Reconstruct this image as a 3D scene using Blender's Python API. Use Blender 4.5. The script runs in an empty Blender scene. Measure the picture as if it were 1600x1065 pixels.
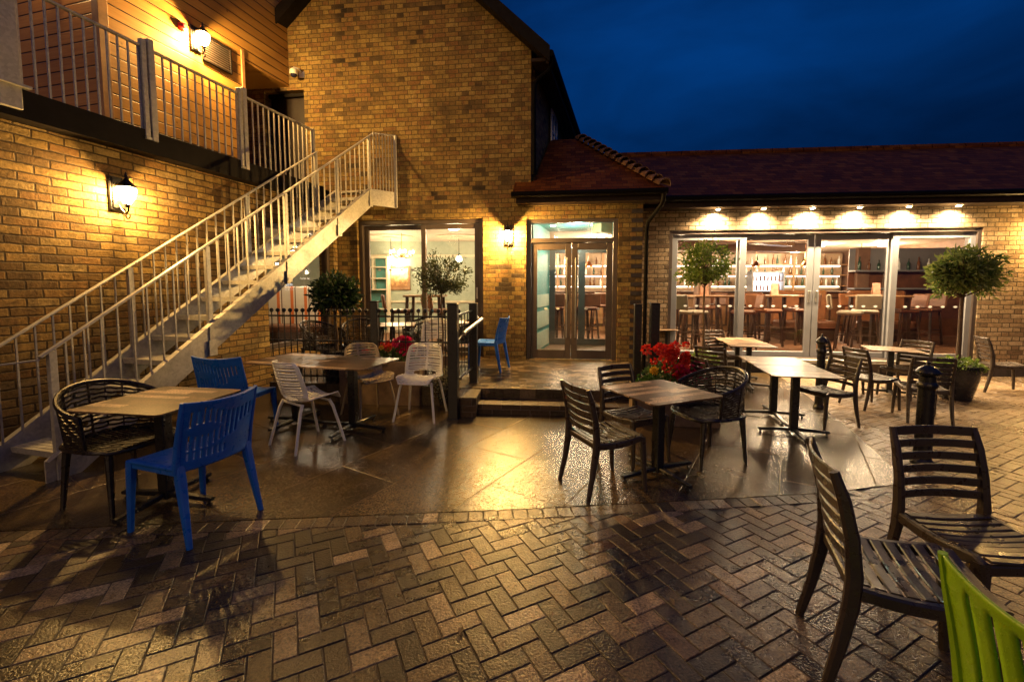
import bpy, bmesh, math, random
from mathutils import Matrix, Vector
random.seed(7)
SUN_E, LAMP_W, ROOM_W, EXPO = .17, 280.0, 52.0, 1.58
R = math.radians
sc = bpy.context.scene
col = sc.collection

# ------------------------------------------------------------------ camera numbers and survey helpers
F, PITCH, CAMH = 690.0, R(4.2), 1.5
CY = 532.5 - (85.5 - F * math.tan(PITCH))

def ray(x, y):
    cx = (x - 800) / F; cy = (CY - y) / F
    return Vector((cx, math.cos(PITCH) + cy * math.sin(PITCH), -math.sin(PITCH) + cy * math.cos(PITCH)))

def gz(x, y, z=0.0):
    d = ray(x, y); return d * ((z - CAMH) / d.z) + Vector((0, 0, CAMH))

def atY(x, y, Y):
    d = ray(x, y); return d * (Y / d.y) + Vector((0, 0, CAMH))

def on_plane(x, y, a, b, c):
    d = ray(x, y); return d * (c / (a * d.x + b * d.y)) + Vector((0, 0, CAMH))

GA = math.atan(-0.13); WA = math.atan(-0.096); LA = math.atan2(1, 0.268)
G0, W0, LC = 7.64, 8.06, 5.30
def gab(x, y): return on_plane(x, y, .13, 1, G0)
def wing(x, y): return on_plane(x, y, .096, 1, W0)
def left(x, y, c=LC): return on_plane(x, y, 1, -.268, -c)

# ------------------------------------------------------------------ mesh builder
class MB:
    def __init__(s): s.v = []; s.f = []; s.M = Matrix.Identity(4); s.c = []; s.cur = None
    def add(s, vs, fs):
        o = len(s.v)
        s.v += [tuple(s.M @ Vector(p)) for p in vs]
        s.f += [tuple(i + o for i in f) for f in fs]
        if s.cur is not None: s.c += [s.cur] * len(fs)
        return s
    def box(s, a, b, bev=0.0):
        x0, y0, z0 = [min(a[i], b[i]) for i in range(3)]; x1, y1, z1 = [max(a[i], b[i]) for i in range(3)]
        m = min(x1 - x0, y1 - y0, z1 - z0)
        e = min(bev, m * .45)
        if e <= 0:
            vs = [(x0,y0,z0),(x1,y0,z0),(x1,y1,z0),(x0,y1,z0),(x0,y0,z1),(x1,y0,z1),(x1,y1,z1),(x0,y1,z1)]
            return s.add(vs, [(3,2,1,0),(4,5,6,7),(0,1,5,4),(1,2,6,5),(2,3,7,6),(3,0,4,7)])
        vs = []; idx = {}
        X = (x0, x1); Y = (y0, y1); Z = (z0, z1); sg = (1, -1)
        for i in (0,1):
            for j in (0,1):
                for k in (0,1):
                    p = (X[i], Y[j], Z[k]); q = (X[i]+sg[i]*e, Y[j]+sg[j]*e, Z[k]+sg[k]*e)
                    idx[i,j,k,0] = len(vs); vs.append((p[0], q[1], q[2]))
                    idx[i,j,k,1] = len(vs); vs.append((q[0], p[1], q[2]))
                    idx[i,j,k,2] = len(vs); vs.append((q[0], q[1], p[2]))
        fs = []
        for i in (0,1):
            fs.append((idx[i,0,0,0], idx[i,1,0,0], idx[i,1,1,0], idx[i,0,1,0]))
            fs.append((idx[0,i,0,1], idx[1,i,0,1], idx[1,i,1,1], idx[0,i,1,1]))
            fs.append((idx[0,0,i,2], idx[1,0,i,2], idx[1,1,i,2], idx[0,1,i,2]))
        for i in (0,1):
            for j in (0,1):
                fs.append((idx[i,j,0,0], idx[i,j,1,0], idx[i,j,1,1], idx[i,j,0,1]))
                fs.append((idx[i,0,j,0], idx[i,1,j,0], idx[i,1,j,2], idx[i,0,j,2]))
                fs.append((idx[0,i,j,1], idx[1,i,j,1], idx[1,i,j,2], idx[0,i,j,2]))
        for i in (0,1):
            for j in (0,1):
                for k in (0,1):
                    fs.append((idx[i,j,k,0], idx[i,j,k,1], idx[i,j,k,2]))
        return s.add(vs, fs)
    def bar(s, p, q, w, h, up=(0,0,1), bev=0.0, w2=None, h2=None):
        p = Vector(p); q = Vector(q); d = (q - p).normalized(); u = Vector(up)
        if abs(d.dot(u)) > .98: u = Vector((0,1,0))
        sx = d.cross(u).normalized(); sz = sx.cross(d).normalized()
        w2 = w if w2 is None else w2; h2 = h if h2 is None else h2
        vs = []
        for c, a, b in ((p, w, h), (q, w2, h2)):
            e = min(bev, a*.45, b*.45)
            if e > 0:
                for (i, j) in ((-1+2*e/a,-1),(1-2*e/a,-1),(1,-1+2*e/b),(1,1-2*e/b),(1-2*e/a,1),(-1+2*e/a,1),(-1,1-2*e/b),(-1,-1+2*e/b)):
                    vs.append(c + sx*i*a/2 + sz*j*b/2)
            else:
                for (i, j) in ((-1,-1),(1,-1),(1,1),(-1,1)): vs.append(c + sx*i*a/2 + sz*j*b/2)
        n = len(vs)//2
        fs = [tuple(range(n-1,-1,-1)), tuple(range(n, 2*n))] + [(i, (i+1)%n, n+(i+1)%n, n+i) for i in range(n)]
        return s.add(vs, fs)
    def path(s, pts, w, h, up=(0,0,1), bev=0.0):   # rectangular section swept along a polyline; w,h may be lists
        pts = [Vector(p) for p in pts]; n = len(pts); rings = []
        W = w if isinstance(w, (list, tuple)) else [w]*n; Hh = h if isinstance(h, (list, tuple)) else [h]*n
        for i, p in enumerate(pts):
            d = (pts[min(i+1,n-1)] - pts[max(i-1,0)]).normalized(); u = Vector(up)
            sx = d.cross(u).normalized(); sz = sx.cross(d).normalized()
            a, b = W[i], Hh[i]; e = min(bev, a*.45, b*.45)
            if e > 0: pr = ((-1+2*e/a,-1),(1-2*e/a,-1),(1,-1+2*e/b),(1,1-2*e/b),(1-2*e/a,1),(-1+2*e/a,1),(-1,1-2*e/b),(-1,-1+2*e/b))
            else: pr = ((-1,-1),(1,-1),(1,1),(-1,1))
            rings.append([p + sx*q[0]*a/2 + sz*q[1]*b/2 for q in pr])
        k = len(rings[0]); vs = [v for r in rings for v in r]
        fs = [tuple(range(k-1,-1,-1)), tuple(range((n-1)*k, n*k))]
        for i in range(n-1):
            for j in range(k): fs.append((i*k+j, i*k+(j+1)%k, (i+1)*k+(j+1)%k, (i+1)*k+j))
        return s.add(vs, fs)
    def tube(s, pts, r, n=8, closed=False):
        pts = [Vector(p) for p in pts]; m = len(pts); rr = r if isinstance(r, (list, tuple)) else [r]*m
        vs = []; prev = None
        for i, p in enumerate(pts):
            if closed: d = (pts[(i+1)%m] - pts[i-1]).normalized()
            else: d = (pts[min(i+1,m-1)] - pts[max(i-1,0)]).normalized()
            if prev is None:
                u = Vector((0,0,1)) if abs(d.z) < .9 else Vector((1,0,0)); sx = d.cross(u).normalized()
            else: sx = (prev - d*prev.dot(d)).normalized()
            prev = sx; sy = d.cross(sx)
            for k in range(n):
                a = 2*math.pi*k/n; vs.append(p + (sx*math.cos(a) + sy*math.sin(a))*rr[i])
        fs = []
        for i in range(m if closed else m-1):
            i2 = (i+1) % m
            for k in range(n): fs.append((i*n+k, i*n+(k+1)%n, i2*n+(k+1)%n, i2*n+k))
        if not closed: fs += [tuple(range(n-1,-1,-1)), tuple(range((m-1)*n, m*n))]
        return s.add(vs, fs)
    def lathe(s, prof, n=16, c=(0,0,0)):
        vs = []; fs = []
        for r, z in prof:
            for k in range(n):
                a = 2*math.pi*k/n; vs.append((c[0]+max(r,1e-4)*math.cos(a), c[1]+max(r,1e-4)*math.sin(a), c[2]+z))
        for i in range(len(prof)-1):
            for k in range(n): fs.append((i*n+k, i*n+(k+1)%n, (i+1)*n+(k+1)%n, (i+1)*n+k))
        fs += [tuple(range(n-1,-1,-1)), tuple(range((len(prof)-1)*n, len(prof)*n))]
        return s.add(vs, fs)
    def prism(s, poly, ext):      # poly: 3D points of a flat face, ext: extrusion vector
        n = len(poly); e = Vector(ext); poly = [Vector(p) for p in poly]
        vs = poly + [p + e for p in poly]
        return s.add(vs, [tuple(range(n-1,-1,-1)), tuple(range(n, 2*n))] + [(i, (i+1)%n, n+(i+1)%n, n+i) for i in range(n)])
    def grid(s, fn, nu, nv, keep=None):
        vs = [fn(i/nu, j/nv) for j in range(nv+1) for i in range(nu+1)]
        fs = []
        for j in range(nv):
            for i in range(nu):
                if keep is None or keep(i, j): fs.append((j*(nu+1)+i, j*(nu+1)+i+1, (j+1)*(nu+1)+i+1, (j+1)*(nu+1)+i))
        return s.add(vs, fs)
    def build(s, name, mat, parent=None, smooth=35, solid=0.0, loc=None, normals=True):
        me = bpy.data.meshes.new(name)
        if s.c:
            me.from_pydata(s.v, [], s.f)
            at = me.color_attributes.new('tint', 'FLOAT_COLOR', 'CORNER')
            k = 0
            for fi, f in enumerate(s.f):
                for _ in f: at.data[k].color = s.c[fi]; k += 1
        else:
            bm = bmesh.new(); bv = [bm.verts.new(p) for p in s.v]
            used = set()
            for f in s.f:
                try: bm.faces.new([bv[i] for i in f]); used.update(f)
                except ValueError: pass
            for i, v in enumerate(bv):
                if i not in used: bm.verts.remove(v)
            if normals: bmesh.ops.recalc_face_normals(bm, faces=bm.faces)
            bm.to_mesh(me); bm.free()
        if smooth:
            me.polygons.foreach_set('use_smooth', [True]*len(me.polygons)); me.set_sharp_from_angle(angle=R(smooth))
        me.materials.append(mat)
        o = bpy.data.objects.new(name, me); col.objects.link(o)
        if parent: o.parent = parent
        if loc: o.location = loc
        if solid:
            md = o.modifiers.new('thickness', 'SOLIDIFY'); md.thickness = solid; md.offset = 0
        return o

def tag(o, label=None, cat=None, group=None, kind=None):
    if label: o['label'] = label
    if cat: o['category'] = cat
    if group: o['group'] = group
    if kind: o['kind'] = kind
    return o
def empty(name, loc=(0,0,0), rz=0.0, label=None, cat=None, group=None, scale=1.0):
    o = bpy.data.objects.new(name, None); col.objects.link(o)
    o.location = loc; o.rotation_euler.z = rz; o.scale = (scale,)*3
    o.empty_display_size = .1
    return tag(o, label, cat, group)
def copy_tree(o, parent=None):
    c = o.copy(); col.objects.link(c); c.parent = parent
    for ch in list(o.children): copy_tree(ch, c)
    return c

# ------------------------------------------------------------------ materials
def newmat(name):
    m = bpy.data.materials.new(name); m.use_nodes = True; nt = m.node_tree
    return m, nt, nt.nodes['Principled BSDF']
class N:
    def __init__(s, nt): s.nt = nt
    def n(s, t, **k):
        nd = s.nt.nodes.new(t)
        for a, b in k.items(): setattr(nd, a, b)
        return nd
    def link(s, a, b): s.nt.links.new(a, b)
    def m(s, op, a, b=None, c=None):
        nd = s.nt.nodes.new('ShaderNodeMath'); nd.operation = op
        for i, x in enumerate((a, b, c)):
            if x is None: continue
            if isinstance(x, (int, float)): nd.inputs[i].default_value = x
            else: s.link(x, nd.inputs[i])
        return nd.outputs[0]
    def noise(s, vec, scale, detail=4, rough=.55, dist=0):
        nd = s.n('ShaderNodeTexNoise'); nd.inputs['Scale'].default_value = scale; nd.inputs['Detail'].default_value = detail
        nd.inputs['Roughness'].default_value = rough; nd.inputs['Distortion'].default_value = dist
        if vec is not None: s.link(vec, nd.inputs['Vector'])
        return nd.outputs['Fac']
    def ramp(s, fac, stops, interp='LINEAR'):
        nd = s.n('ShaderNodeValToRGB'); cr = nd.color_ramp; cr.interpolation = interp
        while len(cr.elements) > 1: cr.elements.remove(cr.elements[0])
        for i, (p, c) in enumerate(stops):
            e = cr.elements[0] if i == 0 else cr.elements.new(p)
            e.position = p; e.color = (c[0], c[1], c[2], 1) if not isinstance(c, (int, float)) else (c, c, c, 1)
        s.link(fac, nd.inputs[0]); return nd.outputs[0]
    def mix(s, fac, a, b, mode='MIX'):
        nd = s.n('ShaderNodeMix', data_type='RGBA', blend_type=mode)
        for sock, x in ((nd.inputs[0], fac), (nd.inputs[6], a), (nd.inputs[7], b)):
            if isinstance(x, (int, float)): sock.default_value = x
            elif isinstance(x, (tuple, list)): sock.default_value = (x[0], x[1], x[2], 1)
            else: s.link(x, sock)
        return nd.outputs[2]
    def maprange(s, v, a, b, c, d, smooth=False):
        nd = s.n('ShaderNodeMapRange'); nd.interpolation_type = 'SMOOTHSTEP' if smooth else 'LINEAR'
        s.link(v, nd.inputs[0])
        for i, x in enumerate((a, b, c, d)): nd.inputs[i+1].default_value = x
        return nd.outputs[0]
    def bump(s, h, strength, dist, normal=None):
        nd = s.n('ShaderNodeBump'); nd.inputs['Strength'].default_value = strength; nd.inputs['Distance'].default_value = dist
        s.link(h, nd.inputs['Height'])
        if normal is not None: s.link(normal, nd.inputs['Normal'])
        return nd.outputs[0]

def pbr(name, c, rough=.5, metal=0.0, var=.25, scale=6.0, bump=0.0, bscale=60.0, spec=None, rvar=.1):
    m, nt, b = newmat(name); k = N(nt)
    tc = k.n('ShaderNodeTexCoord').outputs['Object']
    nz = k.noise(tc, scale, 6)
    lo = tuple(max(0, x*(1-var)) for x in c); hi = tuple(min(1, x*(1+var)) for x in c)
    k.link(k.ramp(nz, [(.3, lo), (.7, hi)]), b.inputs['Base Color'])
    k.link(k.maprange(k.noise(tc, scale*3, 3), .3, .7, max(.02, rough-rvar), min(1, rough+rvar)), b.inputs['Roughness'])
    b.inputs['Metallic'].default_value = metal
    if spec is not None: b.inputs['Specular IOR Level'].default_value = spec
    if bump: k.link(k.bump(k.noise(tc, bscale, 4), 1.0, bump), b.inputs['Normal'])
    return m
def emit(name, c, s):
    m, nt, b = newmat(name)
    b.inputs['Base Color'].default_value = (*c, 1); b.inputs['Emission Color'].default_value = (*c, 1)
    b.inputs['Emission Strength'].default_value = s; b.inputs['Roughness'].default_value = .4
    return m

def cells(k, u, v, w, h, bond):
    """brick cells: returns (cell id x, row, distance to the nearest joint, fraction up the row)"""
    vv = k.m('DIVIDE', v, h); row = k.m('FLOOR', vv); fv = k.m('SUBTRACT', vv, row)
    par = k.m('FLOORED_MODULO', row, 2)
    if bond == 'stretcher':
        uu = k.m('MULTIPLY_ADD', par, .5, k.m('DIVIDE', u, w)); cell = k.m('FLOOR', uu)
        fu = k.m('MULTIPLY', k.m('SUBTRACT', uu, cell), w); W = w
    elif bond == 'third':
        off = k.m('MULTIPLY', k.m('FLOORED_MODULO', k.m('MULTIPLY', row, .618), 1.0), 1.0)
        uu = k.m('ADD', off, k.m('DIVIDE', u, w)); cell = k.m('FLOOR', uu)
        fu = k.m('MULTIPLY', k.m('SUBTRACT', uu, cell), w); W = w
    elif bond == 'english':
        W = k.m('SUBTRACT', w, k.m('MULTIPLY', par, w/2))
        uu = k.m('MULTIPLY_ADD', par, .5, k.m('DIVIDE', u, W)); cell = k.m('FLOOR', uu)
        fu = k.m('MULTIPLY', k.m('SUBTRACT', uu, cell), W)
    else:
        Pp = w*1.5
        uu = k.m('MULTIPLY_ADD', par, .5, k.m('DIVIDE', u, Pp)); c = k.m('FLOOR', uu)
        t = k.m('MULTIPLY', k.m('SUBTRACT', uu, c), Pp); hd = k.m('GREATER_THAN', t, w)
        fu = k.m('SUBTRACT', t, k.m('MULTIPLY', hd, w)); W = k.m('SUBTRACT', w, k.m('MULTIPLY', hd, w/2))
        cell = k.m('MULTIPLY_ADD', c, 2.0, hd)
    du = k.m('MINIMUM', fu, k.m('SUBTRACT', W, fu))
    dv = k.m('MULTIPLY', k.m('MINIMUM', fv, k.m('SUBTRACT', 1.0, fv)), h)
    return cell, row, k.m('MINIMUM', du, dv), fv

def brickmat(name, bond, stops, mortar, w=.225, h=.075, axes='XZ', rough=.82, joint=.0055, patch=.5, rot=0.0, seed=0.0):
    m, nt, b = newmat(name); k = N(nt)
    tc = k.n('ShaderNodeTexCoord').outputs['Object']
    wob = k.n('ShaderNodeTexNoise'); wob.inputs['Scale'].default_value = 9; wob.inputs['Detail'].default_value = 3; k.link(tc, wob.inputs['Vector'])
    va = k.n('ShaderNodeVectorMath', operation='MULTIPLY_ADD'); k.link(wob.outputs['Color'], va.inputs[0]); va.inputs[1].default_value = (.019,)*3; k.link(tc, va.inputs[2])
    sp = k.n('ShaderNodeSeparateXYZ'); k.link(va.outputs[0], sp.inputs[0])
    u, v = sp.outputs['XYZ'.index(axes[0])], sp.outputs['XYZ'.index(axes[1])]
    cell, row, d, fv = cells(k, u, v, w, h, bond)
    cv = k.n('ShaderNodeCombineXYZ'); k.link(cell, cv.inputs[0]); k.link(row, cv.inputs[1]); cv.inputs[2].default_value = seed
    wn = k.n('ShaderNodeTexWhiteNoise', noise_dimensions='3D'); k.link(cv.outputs[0], wn.inputs['Vector'])
    big = k.noise(tc, .9, 3)
    fac = k.m('ADD', k.m('MULTIPLY', wn.outputs['Value'], 1-patch*.5), k.m('MULTIPLY', k.m('SUBTRACT', big, .5), patch*1.6))
    fac = k.m('ADD', fac, patch*.25)
    c = k.ramp(fac, stops)
    fine = k.noise(tc, 38, 6, .65)
    c = k.mix(1.0, c, k.ramp(fine, [(.25, .5), (.5, 1.0), (.78, 1.38)]), 'MULTIPLY')
    stain = k.noise(tc, 13, 5, .65)
    c = k.mix(k.maprange(stain, .5, .72, 0, .7), c, (.075,.055,.025)); c = k.mix(k.maprange(k.noise(tc, 2.1, 4, .6, .5), .52, .7, 0, .55), c, (.06,.04,.02))
    rag = k.m('ADD', d, k.m('MULTIPLY', k.m('SUBTRACT', k.noise(tc, 60, 3), .5), .006))
    mask = k.maprange(rag, joint*.75, joint*1.5, 0, 1, True)
    c = k.mix(mask, k.mix(fine, tuple(x*.7 for x in mortar), tuple(x*1.3 for x in mortar)), c)
    k.link(c, b.inputs['Base Color'])
    b.inputs['Roughness'].default_value = rough; b.inputs['Specular IOR Level'].default_value = .3
    hgt = k.m('ADD', k.m('MULTIPLY', k.maprange(rag, joint*.7, joint*1.5, 0, 1, True), .7), k.m('MULTIPLY', fine, 1.0)); hgt = k.m('ADD', hgt, k.m('MULTIPLY', stain, -1.0))
    hgt = k.m('ADD', hgt, k.m('MULTIPLY', wn.outputs['Value'], .3))
    k.link(k.bump(hgt, 1.0, .0065), b.inputs['Normal'])
    return m

STOCK = [(0.0,(.022,.015,.010)),(.13,(.06,.038,.018)),(.26,(.17,.105,.034)),(.42,(.25,.165,.048)),(.55,(.20,.10,.034)),(.68,(.28,.19,.055)),(.82,(.33,.23,.075)),(.93,(.30,.16,.05)),(1,(.42,.31,.13))]
PALE = [(0.0,(.13,.08,.045)),(.2,(.25,.16,.085)),(.5,(.34,.235,.13)),(.8,(.41,.30,.18)),(1,(.46,.35,.23))]
M = {}
M['brick_gable'] = brickmat('brick_gable', 'english', STOCK, (.075,.05,.022), patch=.8, joint=.0045)
M['brick_left'] = brickmat('brick_left', 'stretcher', [(0,(.07,.04,.018)),(.2,(.17,.10,.034)),(.38,(.27,.175,.055)),(.52,(.22,.115,.038)),(.7,(.31,.20,.064)),(.85,(.26,.18,.075)),(1,(.42,.295,.11))], (.06,.038,.018), w=.235, h=.078, patch=.35, joint=.0065)
M['brick_wing'] = brickmat('brick_wing', 'flemish', PALE, (.085,.06,.032), patch=.3, joint=.0065)
M['brick_dark'] = pbr('brick_dark', (.035,.025,.022), .6, var=.5, scale=12, bump=.003)
M['brick_step'] = brickmat('brick_step', 'stretcher', [(0,(.02,.012,.008)),(.5,(.055,.032,.018)),(1,(.12,.07,.035))], (.12,.09,.06), patch=.3, rough=.45)

def tilemat(name, stops, rowh, w, axes='XZ'):
    m, nt, b = newmat(name); k = N(nt)
    tc = k.n('ShaderNodeTexCoord').outputs['Object']
    sp = k.n('ShaderNodeSeparateXYZ'); k.link(tc, sp.inputs[0])
    u, v = sp.outputs['XYZ'.index(axes[0])], sp.outputs['XYZ'.index(axes[1])]
    cell, row, d, fv = cells(k, u, v, w, rowh, 'stretcher')
    cv = k.n('ShaderNodeCombineXYZ'); k.link(cell, cv.inputs[0]); k.link(row, cv.inputs[1])
    wn = k.n('ShaderNodeTexWhiteNoise', noise_dimensions='3D'); k.link(cv.outputs[0], wn.inputs['Vector'])
    fac = k.m('ADD', k.m('MULTIPLY', wn.outputs['Value'], .7), k.m('MULTIPLY', k.noise(tc, 1.3, 3), .4))
    c = k.ramp(fac, stops)
    c = k.mix(k.maprange(d, .001, .004, 0, 1), (.01,.006,.005), c)
    c = k.mix(1.0, c, k.ramp(k.noise(tc, 30, 4), [(.2, .7), (.8, 1.25)]), 'MULTIPLY')
    k.link(c, b.inputs['Base Color']); b.inputs['Roughness'].default_value = .7; b.inputs['Specular IOR Level'].default_value = .12
    h = k.m('ADD', k.m('SUBTRACT', 1.0, fv), k.m('MULTIPLY', wn.outputs['Value'], .5))
    k.link(k.bump(h, 1.0, .018), b.inputs['Normal'])
    return m
TILE = [(0,(.05,.012,.0025)),(.4,(.11,.028,.004)),(.7,(.15,.042,.006)),(1,(.21,.075,.014))]
M['tile'] = tilemat('tile', TILE, .07, .165)
M['tile_side'] = tilemat('tile_side', TILE, .07, .165, 'YZ')
M['bonnet'] = pbr('bonnet', (.20,.10,.045), .6, var=.35, scale=9, bump=.003)

def boardmat(name, a, bcol, pitch=.145, axes='XZ', vertical=False):
    m, nt, b = newmat(name); k = N(nt)
    tc = k.n('ShaderNodeTexCoord').outputs['Object']
    sp = k.n('ShaderNodeSeparateXYZ'); k.link(tc, sp.inputs[0])
    u, v = sp.outputs['XYZ'.index(axes[0])], sp.outputs['XYZ'.index(axes[1])]
    vv = k.m('DIVIDE', v, pitch); row = k.m('FLOOR', vv); fv = k.m('SUBTRACT', vv, row)
    wn = k.n('ShaderNodeTexWhiteNoise', noise_dimensions='1D'); k.link(row, wn.inputs['W'])
    cv = k.n('ShaderNodeCombineXYZ'); k.link(k.m('MULTIPLY', u, 1.2), cv.inputs[0]); k.link(k.m('MULTIPLY', v, 26), cv.inputs[1]); k.link(wn.outputs['Value'], cv.inputs[2])
    g = k.noise(cv.outputs[0], 1.6, 6, .6, .6)
    c = k.ramp(k.m('ADD', k.m('MULTIPLY', g, .7), k.m('MULTIPLY', wn.outputs['Value'], .35)), [(.25, a), (.8, bcol)])
    kn = k.n('ShaderNodeTexVoronoi'); kn.inputs['Scale'].default_value = 3.2; k.link(tc, kn.inputs['Vector'])
    c = k.mix(k.maprange(kn.outputs['Distance'], .02, .07, .75, 0), c, (.06,.025,.01))
    groove = k.maprange(k.m('MINIMUM', fv, k.m('SUBTRACT', 1.0, fv)), .02, .07, 0, 1, True)
    c = k.mix(groove, (.03,.013,.006), c)
    k.link(c, b.inputs['Base Color']); b.inputs['Roughness'].default_value = .55; b.inputs['Specular IOR Level'].default_value = .3
    k.link(k.bump(k.m('ADD', k.m('MULTIPLY', groove, 1.0), k.m('MULTIPLY', g, .12)), 1.0, .012), b.inputs['Normal'])
    return m
M['cladding'] = boardmat('cladding', (.29,.14,.030), (.50,.27,.065))
M['cladding_front'] = M['cladding']
M['timber'] = pbr('timber', (.33,.17,.065), .55, var=.3, scale=8)
M['dark_timber'] = pbr('dark_timber', (.008,.0055,.0045), .6, var=.3, scale=5, spec=.12)
M['fascia'] = pbr('fascia', (.022,.013,.009), .6, var=.3, spec=.15)
M['black'] = pbr('black', (.012,.011,.011), .38, var=.4, scale=20, rvar=.12)
M['black_metal'] = pbr('black_metal', (.014,.013,.013), .33, var=.3, scale=15)
M['upvc'] = pbr('upvc', (.005,.004,.0035), .5, var=.2, spec=.06)
M['bronze'] = pbr('bronze', (.075,.055,.045), .38, .15, var=.2, scale=4)
M['grey_frame'] = pbr('grey_frame', (.22,.22,.23), .38, .2, var=.1, scale=3)
M['steel'] = pbr('steel', (.55,.53,.50), .38, 1.0, var=.15, scale=20)
M['white_upvc'] = pbr('white_upvc', (.75,.74,.70), .35, var=.05)

def galvmat():
    m, nt, b = newmat('galvanised'); k = N(nt)
    tc = k.n('ShaderNodeTexCoord').outputs['Object']
    vo = k.n('ShaderNodeTexVoronoi'); vo.inputs['Scale'].default_value = 42; k.link(tc, vo.inputs['Vector'])
    sp = k.n('ShaderNodeSeparateColor'); k.link(vo.outputs['Color'], sp.inputs[0])
    st = k.noise(tc, 4, 6, .65)
    c = k.ramp(k.m('ADD', k.m('MULTIPLY', sp.outputs[0], .45), k.m('MULTIPLY', st, .6)), [(.25,(.36,.345,.31)),(.75,(.50,.48,.43))])
    k.link(c, b.inputs['Base Color']); b.inputs['Metallic'].default_value = .35
    k.link(k.maprange(st, .3, .7, .38, .62), b.inputs['Roughness'])
    k.link(k.bump(k.noise(tc, 60, 4), .6, .002), b.inputs['Normal'])
    return m
M['galv'] = galvmat()

def glassmat(name, tint=(1,1,1), extra=0.0):
    m, nt, b = newmat(name); k = N(nt); nt.nodes.remove(b)
    tr = k.n('ShaderNodeBsdfTransparent'); tr.inputs[0].default_value = (*tint, 1)
    gl = k.n('ShaderNodeBsdfGlossy'); gl.inputs['Roughness'].default_value = .015
    fr = k.n('ShaderNodeFresnel'); ge = k.n('ShaderNodeNewGeometry'); k.link(k.maprange(ge.outputs['Backfacing'], 0, 1, 1.5, 1/1.5), fr.inputs[0])
    ms = k.n('ShaderNodeMixShader'); k.link(k.m('ADD', k.m('MULTIPLY', fr.outputs[0], 1.2), extra), ms.inputs[0]); k.link(tr.outputs[0], ms.inputs[1]); k.link(gl.outputs[0], ms.inputs[2])
    k.link(ms.outputs[0], nt.nodes['Material Output'].inputs[0])
    return m
M['glass'] = glassmat('glass')
def lampglass():
    m, nt, b = newmat('lamp_glass'); k = N(nt); nt.nodes.remove(b)
    tr = k.n('ShaderNodeBsdfTransparent'); em = k.n('ShaderNodeEmission')
    em.inputs[0].default_value = (1, .66, .27, 1); em.inputs[1].default_value = 11.0
    ms = k.n('ShaderNodeMixShader'); ms.inputs[0].default_value = .3
    k.link(tr.outputs[0], ms.inputs[1]); k.link(em.outputs[0], ms.inputs[2]); k.link(ms.outputs[0], nt.nodes['Material Output'].inputs[0])
    return m
M['lamp_glass'] = lampglass()
M['bulb'] = emit('bulb', (1,.66,.3), 300)
M['downlight'] = emit('downlight', (1,.8,.5), 90)
M['ceiling_lamp'] = emit('ceiling_lamp', (1,.82,.55), 16)
M['pendant_bulb'] = emit('pendant_bulb', (1,.75,.42), 45)
# ------------------------------------------------------------------ sky
wd = bpy.data.worlds.new('World'); sc.world = wd; wd.use_nodes = True
k = N(wd.node_tree); bg = wd.node_tree.nodes['Background']
tc = k.n('ShaderNodeTexCoord').outputs['Generated']
sp = k.n('ShaderNodeSeparateXYZ'); k.link(tc, sp.inputs[0])
skyc = k.ramp(sp.outputs[2], [(0.0,(.0006,.009,.040)),(.22,(.0004,.016,.075)),(.42,(.0005,.031,.150)),(.8,(.002,.03,.15)),(1,(.002,.03,.14))])
mp = k.n('ShaderNodeMapping'); mp.inputs['Scale'].default_value = (1.0, 1.0, 2.6); k.link(tc, mp.inputs[0])
cl = k.noise(mp.outputs[0], 2.6, 6, .5, .4)
skyc = k.mix(1.0, skyc, k.ramp(cl, [(.28, .5), (.68, 1.35)]), 'MULTIPLY')
k.link(skyc, bg.inputs[0]); bg.inputs[1].default_value = .33

sun = bpy.data.lights.new('town_glow', 'SUN'); sun.energy = SUN_E; sun.angle = R(35); sun.color = (1, .6, .23)
so = bpy.data.objects.new('town_glow', sun); col.objects.link(so)
so.rotation_euler = Vector((.22, 1, -.36)).to_track_quat('-Z', 'Y').to_euler()

def point(name, p, w, c=(1,.57,.17), r=.03):
    l = bpy.data.lights.new(name, 'POINT'); l.energy = w; l.color = c; l.shadow_soft_size = r
    o = bpy.data.objects.new(name, l); col.objects.link(o); o.location = p; return o
def spot(name, p, w, d, ang, c=(1,.72,.4), r=.02, blend=.6):
    l = bpy.data.lights.new(name, 'SPOT'); l.energy = w; l.color = c; l.shadow_soft_size = r; l.spot_size = R(ang); l.spot_blend = blend
    o = bpy.data.objects.new(name, l); col.objects.link(o); o.location = p
    o.rotation_euler = Vector(d).to_track_quat('-Z', 'Y').to_euler(); return o

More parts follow.
